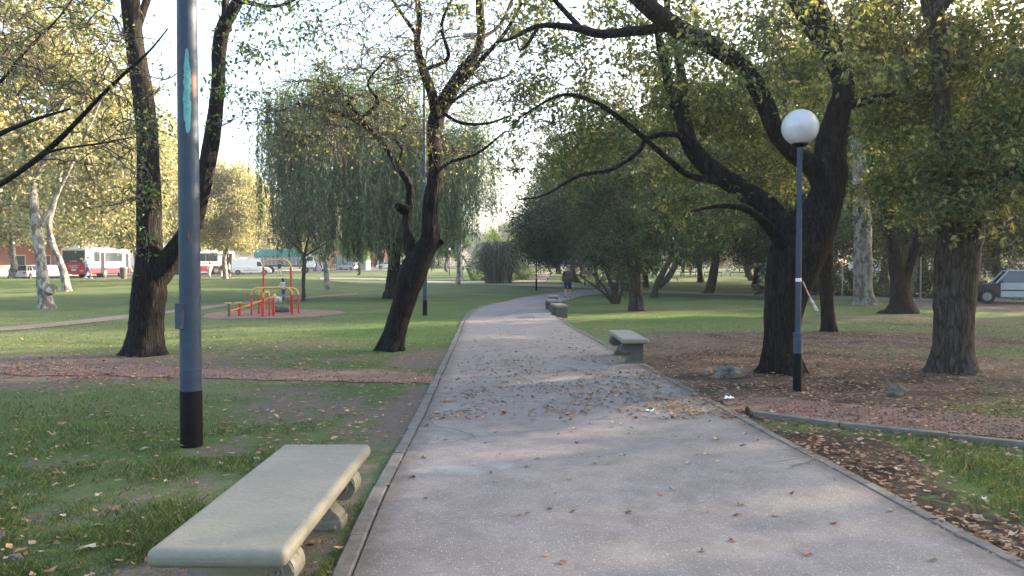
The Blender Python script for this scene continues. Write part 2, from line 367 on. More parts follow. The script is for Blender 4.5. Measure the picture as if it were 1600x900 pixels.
# ------------------------------------------------------------------ ground
def pxg(L): return np.array([G(*p) for p in L])
def edge(L, per=8): return catmull(pxg(L), per)
PL = [(555, 900), (600, 787), (634, 714), (654, 674), (675, 630), (700, 570), (716, 532), (733, 493), (756, 480), (800, 469), (855, 459), (905, 454), (960, 451.5)]
PR = [(1595, 897), (1450, 822), (1307, 742), (1200, 685), (1105, 632), (1030, 590), (951, 546), (907, 521), (872, 498), (861, 486), (874, 474), (912, 463), (960, 457)]
EL = edge(PL); ER = edge(PR)
def extend(E, n=3):
    d = E[0]-E[4]; d /= np.linalg.norm(d[:2]); pre = [E[0]+d*k*.14 for k in range(40, 0, -1)]
    return np.vstack([pre, E])
EL = extend(EL, 4); ER = extend(ER, 4)
def in_path(x, y, pad=0.0):
    """1 inside the main path (y up to 24 m)"""
    o1 = np.argsort(EL[:60, 1]); o2 = np.argsort(ER[:60, 1])
    xl = np.interp(y, EL[:60][o1, 1], EL[:60][o1, 0]); xr = np.interp(y, ER[:60][o2, 1], ER[:60][o2, 0])
    return (x > xl-pad) & (x < xr+pad)
def blobs(x, y, L):
    t = np.zeros(np.shape(x))
    for (px, py, rx, ry, s) in L:
        c = G(px, py); up = G(px, py-ry); dn = G(px, min(py+ry, 1400)); ax = rx*c[1]/F; ay = abs(up[1]-dn[1])/2
        q = ((x-c[0])/ax)**2+((y-c[1])/ay)**2
        t = np.maximum(t, s*np.exp(-q*q*.7))
    return t
SOIL = [(1250, 600, 300, 50, .95), (1350, 560, 330, 36, .85), (1120, 555, 160, 22, .8), (1050, 585, 110, 28, .7), (1300, 720, 190, 55, .95), (1480, 830, 150, 70, .85), (1300, 535, 330, 14, .62),
        (470, 640, 150, 26, .44), (340, 705, 70, 12, .62), (330, 745, 40, 8, .6), (560, 700, 90, 40, .45), (670, 560, 60, 16, .70), (90, 720, 120, 12, .40), (640, 640, 45, 40, .7),
        (1380, 500, 320, 10, .55), (1550, 480, 120, 12, .7), (1340, 622, 160, 26, .7), (60, 605, 90, 10, .5), (460, 540, 130, 9, .55), (540, 780, 35, 120, .6), (140, 800, 90, 25, .4), (300, 905, 160, 30, .7),
        (980, 486, 60, 5, .5), (1060, 478, 90, 3, .4), (300, 560, 300, 12, .45), (100, 575, 260, 26, .75), (350, 588, 300, 16, .55), (570, 655, 90, 34, .42), (430, 690, 120, 16, .42), (250, 770, 150, 20, .42), (1150, 640, 60, 20, .8), (1500, 600, 200, 30, .7), (1300, 530, 350, 14, .8), (1120, 540, 160, 14, .7), (60, 560, 160, 16, .5), (430, 612, 120, 10, .5)]
LIT = [(100, 574, 320, 24, 1.0), (1300, 575, 420, 52, .95), (1450, 600, 250, 60, .6), (1100, 540, 200, 20, .6), (560, 560, 200, 12, .4), (450, 660, 200, 40, .35), (1250, 600, 330, 60, .8), (1050, 570, 130, 30, .8), (1280, 715, 170, 45, .62), (1480, 840, 150, 60, .55), (1300, 530, 350, 16, .9), (300, 565, 330, 22, .65),
       (150, 545, 250, 28, .6), (470, 538, 160, 14, .85), (620, 590, 120, 20, .5), (500, 630, 200, 30, .25), (200, 480, 450, 45, .30), (560, 500, 200, 40, .25), (1150, 500, 250, 30, .3), (200, 650, 300, 60, .2), (800, 700, 1200, 300, .04), (1500, 510, 200, 20, .8), (1500, 640, 150, 30, .35)]
LUSH = [(600, 520, 160, 16, .6), (300, 575, 500, 12, .35), (100, 690, 260, 40, .55), (1150, 495, 230, 11, .75), (650, 470, 500, 9, .2), (1530, 760, 100, 25, .5), (640, 500, 90, 25, .5)]
GREENPATCH = [(1540, 725, 90, 40, 1.0), (1550, 640, 100, 18, .5), (1480, 552, 260, 8, .35)]
def masks(x, y):
    soil = blobs(x, y, SOIL)+.55*(fbm(x, y, 1.7)-.47)+.10*((y < 14) & (x < 0))
    soil = soil-.75*blobs(x, y, GREENPATCH)
    lit = blobs(x, y, LIT)*(.45+.9*fbm(x+50, y, 1.6)); lush = blobs(x, y, LUSH)
    return np.clip(soil, 0, 1), np.clip(lit, 0, 1), np.clip(lush, 0, 1)
def axis(a, b, s0, g, mid=0.0):
    out = [mid]; s = s0
    while out[-1] < b: out.append(out[-1]+s); s *= g
    neg = [mid]; s = s0
    while neg[-1] > a: neg.append(neg[-1]-s); s *= g
    return np.array(sorted(set(neg[1:]+out)))
gx = axis(-700, 700, .14, 1.024); gy = axis(-12, 1200, .12, 1.016, 2.0)
X, Y = np.meshgrid(gx, gy); Z = hgt(X, Y)
nV = X.size; idx = np.arange(nV).reshape(X.shape)
Fq = np.stack([idx[:-1, :-1], idx[:-1, 1:], idx[1:, 1:], idx[1:, :-1]], -1).reshape(-1, 4)
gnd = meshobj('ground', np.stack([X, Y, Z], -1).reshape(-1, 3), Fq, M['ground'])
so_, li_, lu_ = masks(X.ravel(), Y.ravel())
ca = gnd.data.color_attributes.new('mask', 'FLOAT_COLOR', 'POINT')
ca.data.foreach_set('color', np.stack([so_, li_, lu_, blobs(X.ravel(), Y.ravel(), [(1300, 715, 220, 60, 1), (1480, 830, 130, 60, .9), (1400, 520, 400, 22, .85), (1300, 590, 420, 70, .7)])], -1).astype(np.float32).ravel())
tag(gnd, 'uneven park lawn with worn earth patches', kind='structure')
def ribbon(name, A, B, lift, mat, label, cols=8, n=None):
    n = n or max(len(A), len(B))
    def rs(E):
        d = np.r_[0, np.cumsum(np.linalg.norm(np.diff(E[:, :2], axis=0), axis=1))]; t = np.linspace(0, d[-1], n)
        return np.stack([np.interp(t, d, E[:, k]) for k in range(2)], -1)
    if len(A) != len(B): A, B = rs(A), rs(B)
    A = A[:, :2]; B = B[:, :2]; n = len(A)
    u = np.linspace(0, 1, cols+1)[None, :, None]; P = A[:, None]*(1-u)+B[:, None]*u
    z = hgt(P[..., 0], P[..., 1])+lift
    V = np.concatenate([P, z[..., None]], -1).reshape(-1, 3); ix = np.arange(len(V)).reshape(n, cols+1)
    Fc = np.stack([ix[:-1, :-1], ix[:-1, 1:], ix[1:, 1:], ix[1:, :-1]], -1).reshape(-1, 4)
    o = meshobj(name, V, Fc, mat); return tag(o, label, kind='structure')
def dens(E, k=4):
    return catmull(E, k)
A_, B_ = dens(EL), dens(ER)
path = ribbon('path', A_, B_, .028, M['path'], 'wide grey pink concrete park path curving right in the distance', 40)
pv = np.zeros(len(path.data.vertices)*3); path.data.vertices.foreach_get('co', pv); pv = pv.reshape(-1, 3); uu = np.tile(np.abs(np.linspace(-1, 1, 41)), len(pv)//41)
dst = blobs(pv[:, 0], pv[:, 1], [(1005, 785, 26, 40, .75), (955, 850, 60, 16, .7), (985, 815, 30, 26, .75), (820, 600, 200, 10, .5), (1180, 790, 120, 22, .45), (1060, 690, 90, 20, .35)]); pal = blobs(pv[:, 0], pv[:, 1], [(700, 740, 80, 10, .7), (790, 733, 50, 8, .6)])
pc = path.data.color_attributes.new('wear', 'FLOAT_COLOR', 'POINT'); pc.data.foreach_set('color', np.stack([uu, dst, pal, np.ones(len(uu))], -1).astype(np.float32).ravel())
def kerb(E, side, label, ymax):
    root = empty('kerb', (0, 0, 0)); tag(root, label, kind='structure')
    E = E[E[:, 1] < ymax]; d = np.r_[0, np.cumsum(np.linalg.norm(np.diff(E[:, :2], axis=0), axis=1))]
    L = d[-1]; k = int(L/1.0); rr = random.Random(3)
    for i in range(k):
        t = np.linspace(L*i/k+.006, L*(i+1)/k-.006, 5); x = np.interp(t, d, E[:, 0]); y = np.interp(t, d, E[:, 1])
        tx = np.gradient(x); ty = np.gradient(y); l = np.hypot(tx, ty); nx, ny = -ty/l*side, tx/l*side
        o0 = .016+rr.uniform(-.004, .006); w = .10+rr.uniform(-.008, .008); dz = .027+rr.uniform(-.007, .006); V = []; fs = []
        for j in range(5):
            zz = float(hgt(x[j], y[j]))
            for (off, z) in ((o0, -.08), (o0, dz-.012), (o0+.012, dz), (o0+w-.012, dz), (o0+w, dz-.012), (o0+w, -.08)):
                V.append((x[j]+nx[j]*off, y[j]+ny[j]*off, zz+z))
        for j in range(4):
            for q in range(5): fs.append((j*6+q, j*6+q+1, (j+1)*6+q+1, (j+1)*6+q))
        fs.append(tuple(range(6))); fs.append(tuple(24+q for q in range(6))[::-1])
        if side > 0: fs = [f[::-1] for f in fs]
        meshobj('kerb_stone', V, fs, M['kerb'], root, False)
    return root
kerb(dens(EL), 1, 'worn concrete kerb edging the left side of the path', 34)
kerb(dens(ER), -1, 'worn concrete kerb edging the right side of the path', 24)
# dark filled joint between path slab and kerbs
for E, s_, lb in ((dens(EL), 1, 'left'), (dens(ER), -1, 'right')):
    E = E[E[:, 1] < 30]; tx = np.gradient(E[:, 0]); ty = np.gradient(E[:, 1]); l = np.hypot(tx, ty)
    N2 = np.stack([-ty/l*s_, tx/l*s_], -1); A2 = E[:, :2]-N2*.0; B2 = E[:, :2]+N2*.03
    if s_ > 0: A2, B2 = B2, A2
    j = ribbon('kerb_joint', A2, B2, .012, M['dirt'] if 0 else M['asphalt'], 'dark open joint along the %s kerb' % lb, 1)
def two(nm, top, bot, lift, mat, label, per=8, cols=4): return ribbon(nm, edge(top, per), edge(bot, per), lift, mat, label, cols)
two('path', [(960, 451.5), (1010, 453.5), (1100, 457), (1200, 460.5), (1320, 463), (1450, 465), (1640, 467)], [(960, 457), (1010, 458), (1100, 461), (1200, 464.5), (1320, 468), (1450, 470.5), (1640, 473)], .024, M['path'], 'narrow far branch of the path running right under the trees')
two('path', [(500, 434), (560, 434.5), (620, 436.5), (700, 440), (780, 442.5), (850, 445), (960, 449)], [(500, 437), (560, 437.5), (620, 440), (700, 443.5), (780, 446), (850, 449), (960, 452)], .032, M['path'], 'far cross path running left behind the willow')
two('path', [(840, 426), (828, 432), (800, 441)], [(862, 426), (858, 432), (850, 441)], .03, M['dirt'], 'pinkish earth path leading away beyond the cross path')
two('path', [(-60, 514), (0, 511), (100, 503), (210, 491), (300, 481), (390, 471), (470, 465), (560, 458)], [(-60, 522), (0, 518), (100, 509), (210, 496.5), (300, 486), (390, 474.5), (470, 467.5), (560, 460)], .012, M['dirt'], 'narrow trodden earth path across the left lawn')
def jag(E, a, s=1):
    o = E.copy(); o[:, 1] += a*(fbm(E[:, 0]*1.0, E[:, 1]+s, .5)-.5)*2+.5*a*RNG.normal(size=len(o))*.35; return o
RT = dens(edge([(-300, 567), (0, 568), (200, 572), (400, 577), (560, 581), (686, 585)]), 3); RB = dens(edge([(-300, 583), (0, 586), (200, 589), (400, 594), (560, 597), (681, 600)]), 3)
ribbon('gravel_path', jag(RT, .25), jag(RB, .22, 5), .010, M['redpath'], 'red crushed brick path crossing the left lawn', 6)
ST = dens(edge([(1122, 622), (1200, 622), (1300, 630), (1450, 643), (1600, 655), (1900, 678)]), 3); SB = dens(edge([(1140, 640), (1200, 650), (1300, 659), (1450, 673), (1600, 688), (1900, 716)]), 3)
ribbon('gravel_path', jag(ST, .12), SB, .010, M['redpath'], 'red crushed brick path crossing the right lawn', 6)
# playground bed
c = G(428, 491); th = np.linspace(0, 2*PI, 48, endpoint=False)
bx = c[0]+ (2.25+.15*np.sin(3*th))*np.cos(th); by = c[1]+(2.9+.2*np.cos(2*th))*np.sin(th)
V = [(c[0], c[1], float(hgt(c[0], c[1]))+.012)]+[(x, y, float(hgt(x, y))+.012) for x, y in zip(bx, by)]
tag(meshobj('gravel_bed', V, [(0, 1+i, 1+(i+1) % 48) for i in range(48)], M['redpath'], None, False), 'oval bed of red crushed brick under the exercise bars', kind='structure')
# streets
def quad_strip(name, pts, w, lift, mat, label):
    P = catmull([(x, y, 0) for x, y in pts], 10); t = np.gradient(P[:, :2], axis=0); t /= np.linalg.norm(t, axis=1, keepdims=True); nn = np.stack([-t[:, 1], t[:, 0]], -1)
    return ribbon(name, P[:, :2]+nn*w/2, P[:, :2]-nn*w/2, lift, mat, label, 4)
quad_strip('road', [(-66, 5), (-53, 50), (-46, 80), (-37, 109), (-25, 150), (-14, 208)], 11, .03, M['asphalt'], 'asphalt street beyond the left lawn')
quad_strip('road', [(-160, 222), (-10, 219), (60, 222), (200, 226)], 9, .05, M['asphalt'], 'far asphalt street crossing behind the park')
quad_strip('pavement', [(-75, 5), (-62, 50), (-54.5, 80), (-45.5, 109), (-33.5, 150), (-24, 200)], 5, .13, M['concrete'], 'pale pavement on the far side of the left street')
# ------------------------------------------------------------------ trees
def unit(v): return v/(np.linalg.norm(v, axis=-1, keepdims=True)+1e-9)
def leaves(C, L, wd, droop=.3, fold=.12, dirs=None, jit=.25):
    n = len(C); d = RNG.normal(size=(n, 3))
    if dirs is not None: d = d*jit+dirs
    d[:, 2] -= droop; d = unit(d); q = RNG.normal(size=(n, 3)); q[:, 2] += 1.0
    s = unit(np.cross(d, q)); nn = np.cross(s, d)
    l = (L*RNG.uniform(.6, 1.25, n))[:, None]; ww = l*wd
    a = C; b = C+d*l*.45+s*ww*.5+nn*l*fold; c = C+d*l; e = C+d*l*.45-s*ww*.5+nn*l*fold
    V = np.stack([a, b, c, e], 1).reshape(-1, 3); return V, np.arange(4*n).reshape(-1, 4)
def limb_world(pts, D, per=7):
    """pts: (px, py, ddepth, width_px)"""
    P = np.array([W(p[0], p[1], D+p[2]) for p in pts]); r = np.array([p[3]*(D+p[2])/F/2 for p in pts])
    Q = catmull(np.c_[P, r], per); return Q[:, :3], np.maximum(Q[:, 3], .004)
def trunk_mesh(limbs, n=20, rough=.06, flare=None):
    Vs = []; Fs = []; o = 0
    for i, (P, r) in enumerate(limbs):
        V, Fc = tubes(P[None], r[None], n); m = len(P); V = V.reshape(m, n, 3)
        th = np.arange(n)*2*PI/n; ln = np.r_[0, np.cumsum(np.linalg.norm(np.diff(P, axis=0), axis=1))]
        g = 1+rough*(np.sin(th[None]*5+ln[:, None]*1.2+i)+.7*np.sin(th[None]*9-ln[:, None]*2.1+2*i)*.8+.9*np.sin(th[None]*2+ln[:, None]*3.3))
        g = g+rough*.7*RNG.normal(size=(m, n))*.6
        if i == 0 and flare:
            hh = ln[:, None]; g = g+flare*np.exp(-hh/.26)*(1+.8*np.sin(th[None]*4+1+i)+.45*np.sin(th[None]*7+2))
        V = P[:, None]+(V-P[:, None])*g[..., None]
        Vs.append(V.reshape(-1, 3)); Fs.append(Fc+o); o += m*n
        # closed tip
        Vs.append(P[-1:]+(P[-1]-P[-2])*.3); tip = o; o += 1; last = np.arange(n)+tip-n
        Fs.append(np.stack([last, np.roll(last, -1), np.full(n, tip), np.full(n, tip)], -1))
    return np.vstack(Vs), np.vstack(Fs)
def clean_quads(Fc): return Fc
def grow(limbs, centers, sag=.12, rmax=.05, curl=.1):
    """connect each centre to the nearest wood with a curved branch"""
    NP = np.vstack([l[0][2:] for l in limbs]); NR = np.concatenate([l[1][2:] for l in limbs])
    d0 = np.array([np.min(np.linalg.norm(NP-c, axis=1)) for c in centers]); order = np.argsort(d0)
    BP = []; BR = []; t = np.linspace(0, 1, 7)[:, None]
    for k in order:
        c = centers[k]; dv = NP-c; d = np.linalg.norm(dv, axis=1)+.5*np.maximum(dv[:, 2], 0); j = int(np.argmin(d)); p = NP[j]
        L = np.linalg.norm(c-p); 
        if L < .05: continue
        mid = (p+c)/2+RNG.normal(size=3)*curl*L; mid[2] += sag*L
        pts = (1-t)**2*p+2*t*(1-t)*mid+t**2*c; pts[1:-1] += RNG.normal(size=(5, 3))*.022*L
        r0 = min(NR[j]*.8, .006+.013*L, rmax); rr = r0*(1-t[:, 0])+min(.007, r0)*t[:, 0]
        BP.append(pts); BR.append(rr); NP = np.vstack([NP, pts[2:]]); NR = np.r_[NR, rr[2:]]
    return np.array(BP), np.array(BR)
def make_crown(centers, nper, spread, L, wd=.5, droop=.3, twigs=4, tl=.5, flat=.75):
    N = len(centers)
    tw = None
    if twigs:
        c = np.repeat(centers, twigs, 0); d = RNG.normal(size=c.shape); d[:, 2] *= .7; d = unit(d)*(tl*RNG.uniform(.5, 1.3, (len(c), 1)))
        t = np.linspace(0, 1, 4)[None, :, None]; P = c[:, None]+d[:, None]*t; P[:, :, 2] -= (t[..., 0]**2)*tl*.25
        P[:, 1:3] += RNG.normal(size=(len(c), 2, 3))*tl*.05
        Rr = np.linspace(.008, .003, 4)[None].repeat(len(c), 0); tw = tubes(P, Rr, 3)
        k = int(nper/twigs*.6)+1; tt = RNG.uniform(.2, 1.05, (len(c), k)); base = c[:, None]+d[:, None]*tt[..., None]; base[..., 2] -= tt**2*tl*.25
        A = base.reshape(-1, 3)+RNG.normal(size=(len(c)*k, 3))*.045
    else: A = np.zeros((0, 3))
    m = max(1, int(nper*(.4 if twigs else 1))); B = np.repeat(centers, m, 0)+RNG.normal(size=(N*m, 3))*np.array([1, 1, flat])*spread
    C = np.vstack([A, B]); V, Fc = leaves(C, L, wd, droop); return tw, V, Fc
def ell(px, py, D, rx, ry, rd, n, hollow=.0):
    """n random points in an ellipsoid centred on pixel/depth"""
    c = W(px, py, D); u = unit(RNG.normal(size=(n, 3))); r = RNG.uniform(hollow**3, 1, (n, 1))**(1/3)
    return c+u*r*np.array([rx*D/F, rd, ry*D/F])
def finish_tree(root, limbs, BP, BR, tw, LV, LF, bark, leafm, sides=20, rough=.05, flare=.5, off=None, twm=None):
    off = np.array(root.location) if off is None else off
    V, Fc = trunk_mesh(limbs, sides, rough, flare); meshobj('trunk', V-off, Fc, bark, root)
    parts = []
    if BP is not None and len(BP): parts.append(tubes(BP, BR, 5))
    if tw is not None: parts.append(tw)
    if parts:
        o = 0; vs = []; fs = []
        for a, b in parts: vs.append(a); fs.append(b+o); o += len(a)
        meshobj('branches', np.vstack(vs)-off, np.vstack(fs), twm or M['twig'], root)
    if LV is not None: meshobj('crown', LV-off, LF, leafm, root, False)
def ptree(name, label, base, limbs, cl, nper, spread, L, bark, leafm, wd=.5, droop=.3, twigs=4, tl=.5, group=None, D=None, sides=20, rough=.045, flare=.45, rmax=.06, cat='tree', twm=None, sag=.12):
    b = G(*base); D = D or b[1]; root = empty(name, b, label, cat, group)
    LM = [limb_world(l, D) for l in limbs]
    P0 = LM[0][0]; P0[0] = b; P0[0, 2] -= .12
    cs = np.vstack(cl) if len(cl) else None
    if cs is not None:
        BP, BR = grow(LM, cs, sag, rmax); tw, LV, LF = make_crown(cs, nper, spread, L, wd, droop, twigs, tl)
    else: BP = BR = tw = LV = LF = None
    finish_tree(root, LM, BP, BR, tw, LV, LF, bark, leafm, sides, rough, flare, None, twm)
    return root
# forked tree on the near left
ptree('park_tree', 'dark rough barked tree forking low into two tall trunks behind the near lamp post', (226, 555),
 [[(226, 555, 0, 50), (227, 520, 0, 49), (229, 485, 0, 48), (233, 450, 0, 50), (234, 415, 0, 44), (234, 380, 0, 38), (233, 300, 0, 34), (231, 225, .1, 32), (222, 140, .1, 29), (210, 70, .1, 27), (203, 0, 0, 26), (196, -90, 0, 24), (205, -200, 0, 18)],
  [(236, 445, 0, 40), (256, 418, 0, 38), (275, 392, -.1, 34), (296, 360, -.2, 30), (312, 310, -.2, 27), (324, 260, -.3, 25), (334, 200, -.3, 23), (341, 130, -.3, 21), (342, 80, -.3, 21), (350, 40, -.4, 20), (372, 0, -.5, 17), (395, -60, -.6, 14)],
  [(345, 60, -.4, 12), (352, 20, -.1, 11), (352, -40, 0, 9)], [(210, 60, .1, 12), (240, -30, .6, 10), (275, -110, 1, 7)], [(370, 0, -.5, 9), (430, 10, -.9, 5), (480, -10, -1.2, 3)]],
 [ell(300, -130, 14.0, 240, 110, 2.2, 60), ell(450, 60, 13, 80, 70, 1.0, 9), ell(375, 110, 13.4, 40, 90, .8, 8), ell(150, 60, 14, 60, 70, 1, 5), ell(460, 20, 13, 100, 30, 1, 8), ell(232, 260, 13.8, 16, 150, .2, 9)],
 46, .24, .095, M['bark'], M['leaf_green'], .5, .6, 4, .5, sides=26)
# leaning tree left of the path
ptree('park_tree', 'leaning dark tree with twiggy spreading limbs left of the path', (611, 548),
 [[(611, 548, 0, 33), (620, 510, 0, 32), (633, 465, 0, 35), (645, 425, 0, 42), (660, 395, 0, 36), (672, 370, 0, 30), (673, 320, 0, 25), (681, 270, 0, 22), (679, 215, 0, 23), (684, 180, 0, 25), (700, 150, 0, 23), (722, 112, 0, 18), (745, 80, 0, 14), (752, 50, 0, 14), (750, 20, 0, 13), (748, -40, 0, 10)],
  [(650, 410, 0, 24), (670, 390, 0, 20), (692, 377, 0, 8)],
  [(645, 425, 0, 22), (640, 385, 0, 17), (636, 345, .1, 15), (641, 310, .2, 13), (638, 285, .2, 12), (622, 262, .3, 11), (596, 220, .4, 9), (570, 195, .6, 12), (540, 180, .7, 9), (500, 170, .9, 7), (465, 162, 1.2, 5)],
  [(636, 330, .1, 18), (624, 322, 0, 16), (620, 318, 0, 7)],
  [(684, 200, 0, 18), (676, 150, -.3, 16), (662, 110, -.4, 14), (652, 70, -.5, 10), (655, 20, -.5, 9), (640, -50, -.6, 7)],
  [(700, 152, 0, 9), (725, 125, -.4, 8), (760, 85, -.8, 7), (790, 50, -1.2, 6), (815, 5, -1.4, 5)],
  [(590, 215, .4, 7), (560, 180, .2, 6), (545, 160, .1, 5), (555, 150, 0, 3)],
  [(690, 175, 0, 6), (720, 192, -.4, 5), (760, 193, -.8, 4), (800, 180, -1.2, 3)],
  [(700, 165, 0, 5), (740, 135, -.5, 4), (785, 122, -1, 3)],
  [(655, 60, -.5, 6), (620, 10, -.9, 5), (590, -40, -1.2, 3)], [(752, 60, 0, 6), (780, 40, .4, 5), (800, 0, .8, 4)], [(620, 262, .3, 8), (630, 235, .6, 7), (618, 215, .9, 5), (640, 190, 1.2, 4)], [(560, 190, .6, 7), (590, 160, 0, 6), (575, 130, -.4, 4), (600, 95, -.8, 3)], [(662, 110, -.4, 7), (700, 90, -.7, 6), (690, 40, -1, 5), (710, -10, -1.2, 4)], [(672, 280, 0, 7), (700, 255, -.5, 5), (745, 240, -.9, 4), (790, 205, -1.4, 3)]],
 [ell(640, 90, 14.6, 130, 110, 2.4, 75), ell(520, 190, 15, 110, 55, 1.6, 42), ell(760, 110, 14, 90, 90, 1.5, 26), ell(700, 235, 14.6, 130, 30, 1.5, 16), ell(480, 150, 15, 60, 90, 1, 16), ell(640, -90, 14.5, 200, 70, 2.5, 35), ell(850, 150, 13, 60, 70, 1, 8)],
 24, .28, .080, M['bark'], M['leaf_olive'], .5, .5, 9, .75, sides=22, sag=.2, rmax=.08)
# large spreading tree behind the globe lamp
ptree('park_tree', 'massive dark tree with a rounded hole between its limbs behind the globe lamp', (1222, 582),
 [[(1222, 582, 0, 56), (1221, 540, 0, 53), (1226, 480, 0, 60), (1237, 430, 0, 72), (1250, 390, 0, 84), (1268, 355, 0, 76), (1286, 320, 0, 56), (1297, 275, 0, 48), (1297, 225, 0, 44), (1308, 180, 0, 38), (1318, 140, -.1, 33), (1308, 100, -.1, 32), (1292, 60, -.2, 40), (1268, 20, -.3, 46), (1240, -20, -.3, 36), (1190, -80, -.3, 28)],
  [(1242, 400, 0, 62), (1222, 355, 0, 44), (1195, 318, .1, 34), (1150, 290, .2, 30), (1105, 258, .3, 29), (1078, 225, .4, 27), (1068, 190, .5, 24), (1050, 150, .6, 17), (1038, 100, .7, 14), (1028, 50, .9, 12), (1020, -20, 1, 9)],
  [(1069, 190, .5, 18), (1067, 140, .6, 16), (1060, 90, .9, 13), (1045, 40, 1.1, 11), (1040, -40, 1.4, 8)],
  [(1292, 300, 0, 36), (1272, 262, -.1, 32), (1238, 238, -.2, 28), (1212, 205, -.3, 27), (1195, 160, -.4, 27), (1165, 110, -.6, 26), (1120, 76, -.8, 28), (1060, 45, -1.0, 28), (1010, 8, -1.2, 26), (960, -40, -1.4, 22), (900, -90, -1.6, 16)],
  [(1050, 42, -1, 14), (1000, 48, -1.1, 15), (940, 53, -1.2, 14), (905, 45, -1.3, 12), (870, 40, -1.4, 9), (835, 42, -1.5, 7), (800, 60, -1.7, 5), (775, 66, -1.8, 3)],
  [(905, 42, -1.3, 9), (880, 15, -1.3, 8), (855, -12, -1.4, 6)],
  [(840, 44, -1.5, 5), (825, 68, -1.6, 5), (812, 78, -1.6, 3), (808, 60, -1.6, 2)],
  [(1140, 285, .2, 12), (1080, 275, 0, 10), (1040, 245, -.2, 9), (1000, 210, -.4, 8), (955, 175, -.6, 8), (925, 158, -.7, 7), (880, 148, -.9, 5), (830, 172, -1.1, 3), (800, 195, -1.2, 2)],
  [(1085, 248, .3, 8), (1060, 212, .1, 9), (1015, 215, -.1, 8), (995, 240, -.2, 6), (955, 265, -.4, 6), (905, 275, -.6, 5), (850, 305, -.8, 3), (810, 312, -1, 2)],
  [(1318, 165, -.1, 18), (1345, 160, -.2, 14), (1375, 152, -.3, 11), (1410, 142, -.4, 7)],
  [(1240, 400, 0, 26), (1180, 335, -.6, 12), (1130, 322, -1, 7), (1080, 330, -1.3, 4)]],
 [ell(1180, 90, 14.2, 240, 130, 1.8, 84), ell(1330, 60, 14, 130, 140, 1.7, 56), ell(1090, 200, 14.6, 170, 80, 1.6, 46), ell(950, 120, 13, 160, 110, 2.0, 44), ell(1200, 260, 14.6, 130, 50, 1, 30), ell(900, 0, 12.5, 200, 60, 1.8, 24), ell(1200, -120, 12.5, 420, 100, 3, 60), ell(860, 230, 12.5, 90, 60, 1, 12), ell(1120, 330, 12.4, 90, 30, .8, 9), ell(1230, 70, 10.2, 200, 90, .7, 16)],
 92, .23, .100, M['bark'], M['leaf_olive'], .5, .35, 5, .55, sides=30, rough=.035, flare=.5, rmax=.06)
# stout tree on the far right
ptree('park_tree', 'stout grey brown tree with leafy low boughs at the right edge', (1487, 581),
 [[(1487, 581, 0, 60), (1489, 540, 0, 58), (1492, 470, 0, 58), (1497, 400, 0, 60), (1503, 355, 0, 64), (1497, 315, 0, 44), (1484, 270, .1, 30), (1474, 200, .2, 24), (1470, 130, .2, 22), (1466, 60, .2, 26), (1455, 0, .1, 30), (1440, -80, 0, 26)],
  [(1505, 365, 0, 42), (1535, 322, -.3, 34), (1570, 285, -.6, 32), (1610, 255, -.9, 30), (1660, 215, -1.2, 26), (1720, 150, -1.5, 18)],
  [(1474, 130, .2, 12), (1485, 110, 0, 10), (1500, 90, -.2, 6)], [(1458, 30, .1, 16), (1500, -20, -.4, 12), (1560, -70, -.8, 8)]],
 [ell(1500, 180, 12.6, 130, 130, 1.9, 96), ell(1580, 100, 11.5, 110, 150, 2.0, 70), ell(1430, 80, 13.5, 100, 110, 1.5, 50), ell(1560, 270, 11, 90, 60, 1.2, 32), ell(1420, 290, 13.3, 80, 50, 1, 24), ell(1500, -90, 11.5, 250, 90, 2.5, 40), ell(1500, 330, 11.0, 60, 30, .3, 7)],
 96, .25, .105, M['bark2'], M['leaf_olive'], .55, .4, 5, .5, sides=28, rough=.04, flare=.5, rmax=.05)
# slim trunk beside the large tree
ptree('park_tree', 'slim reddish brown trunk just right of the massive tree', (1296, 518),
 [[(1296, 518, 0, 20), (1292, 470, 0, 20), (1291, 430, 0, 20), (1293, 385, 0, 19), (1296, 345, 0, 17), (1304, 290, 0, 15), (1320, 220, 0, 13), (1335, 150, 0, 10)],
  [(1291, 440, 0, 9), (1282, 400, .1, 9), (1277, 365, .1, 8)]],
 [ell(1350, 180, 19.5, 110, 90, 2, 44), ell(1250, 200, 20, 80, 80, 2, 30)], 60, .32, .10, M['bark'], M['leaf_green'], twigs=3, sides=16)
# pale trunk
ptree('plane_tree', 'pale flaky barked thick trunk among the dark trees right of the lamp', (1351, 476),
 [[(1351, 476, 0, 36), (1349, 455, 0, 29), (1348, 400, 0, 27), (1347, 340, 0, 26), (1345, 280, 0, 23), (1340, 220, 0, 19), (1345, 150, 0, 15), (1352, 60, 0, 10)]],
 [ell(1370, 160, 33, 150, 110, 4, 70), ell(1300, 330, 36, 40, 40, 2, 10)], 70, .5, .15, mat_bark('grey_pale_bark', (.14, .125, .10), (.33, .30, .25), (.12, .105, .085), .6, .5), M['leaf_green'], twigs=2, sides=18)
ptree('park_tree', 'black twin trunk splitting in a narrow V between the two right trees', (1408, 489),
 [[(1409, 489, 0, 44), (1408, 470, 0, 34), (1403, 430, 0, 22), (1395, 380, 0, 18), (1390, 340, 0, 16), (1382, 270, 0, 13), (1380, 180, 0, 9)],
  [(1408, 470, 0, 24), (1418, 430, 0, 16), (1430, 390, 0, 13), (1442, 345, 0, 11), (1455, 280, 0, 8), (1465, 200, 0, 6)]],
 [ell(1420, 230, 26, 130, 100, 3, 80), ell(1400, 340, 27, 110, 28, 2, 26)], 70, .42, .12, M['bark'], M['leaf_dark'], twigs=2, sides=16)
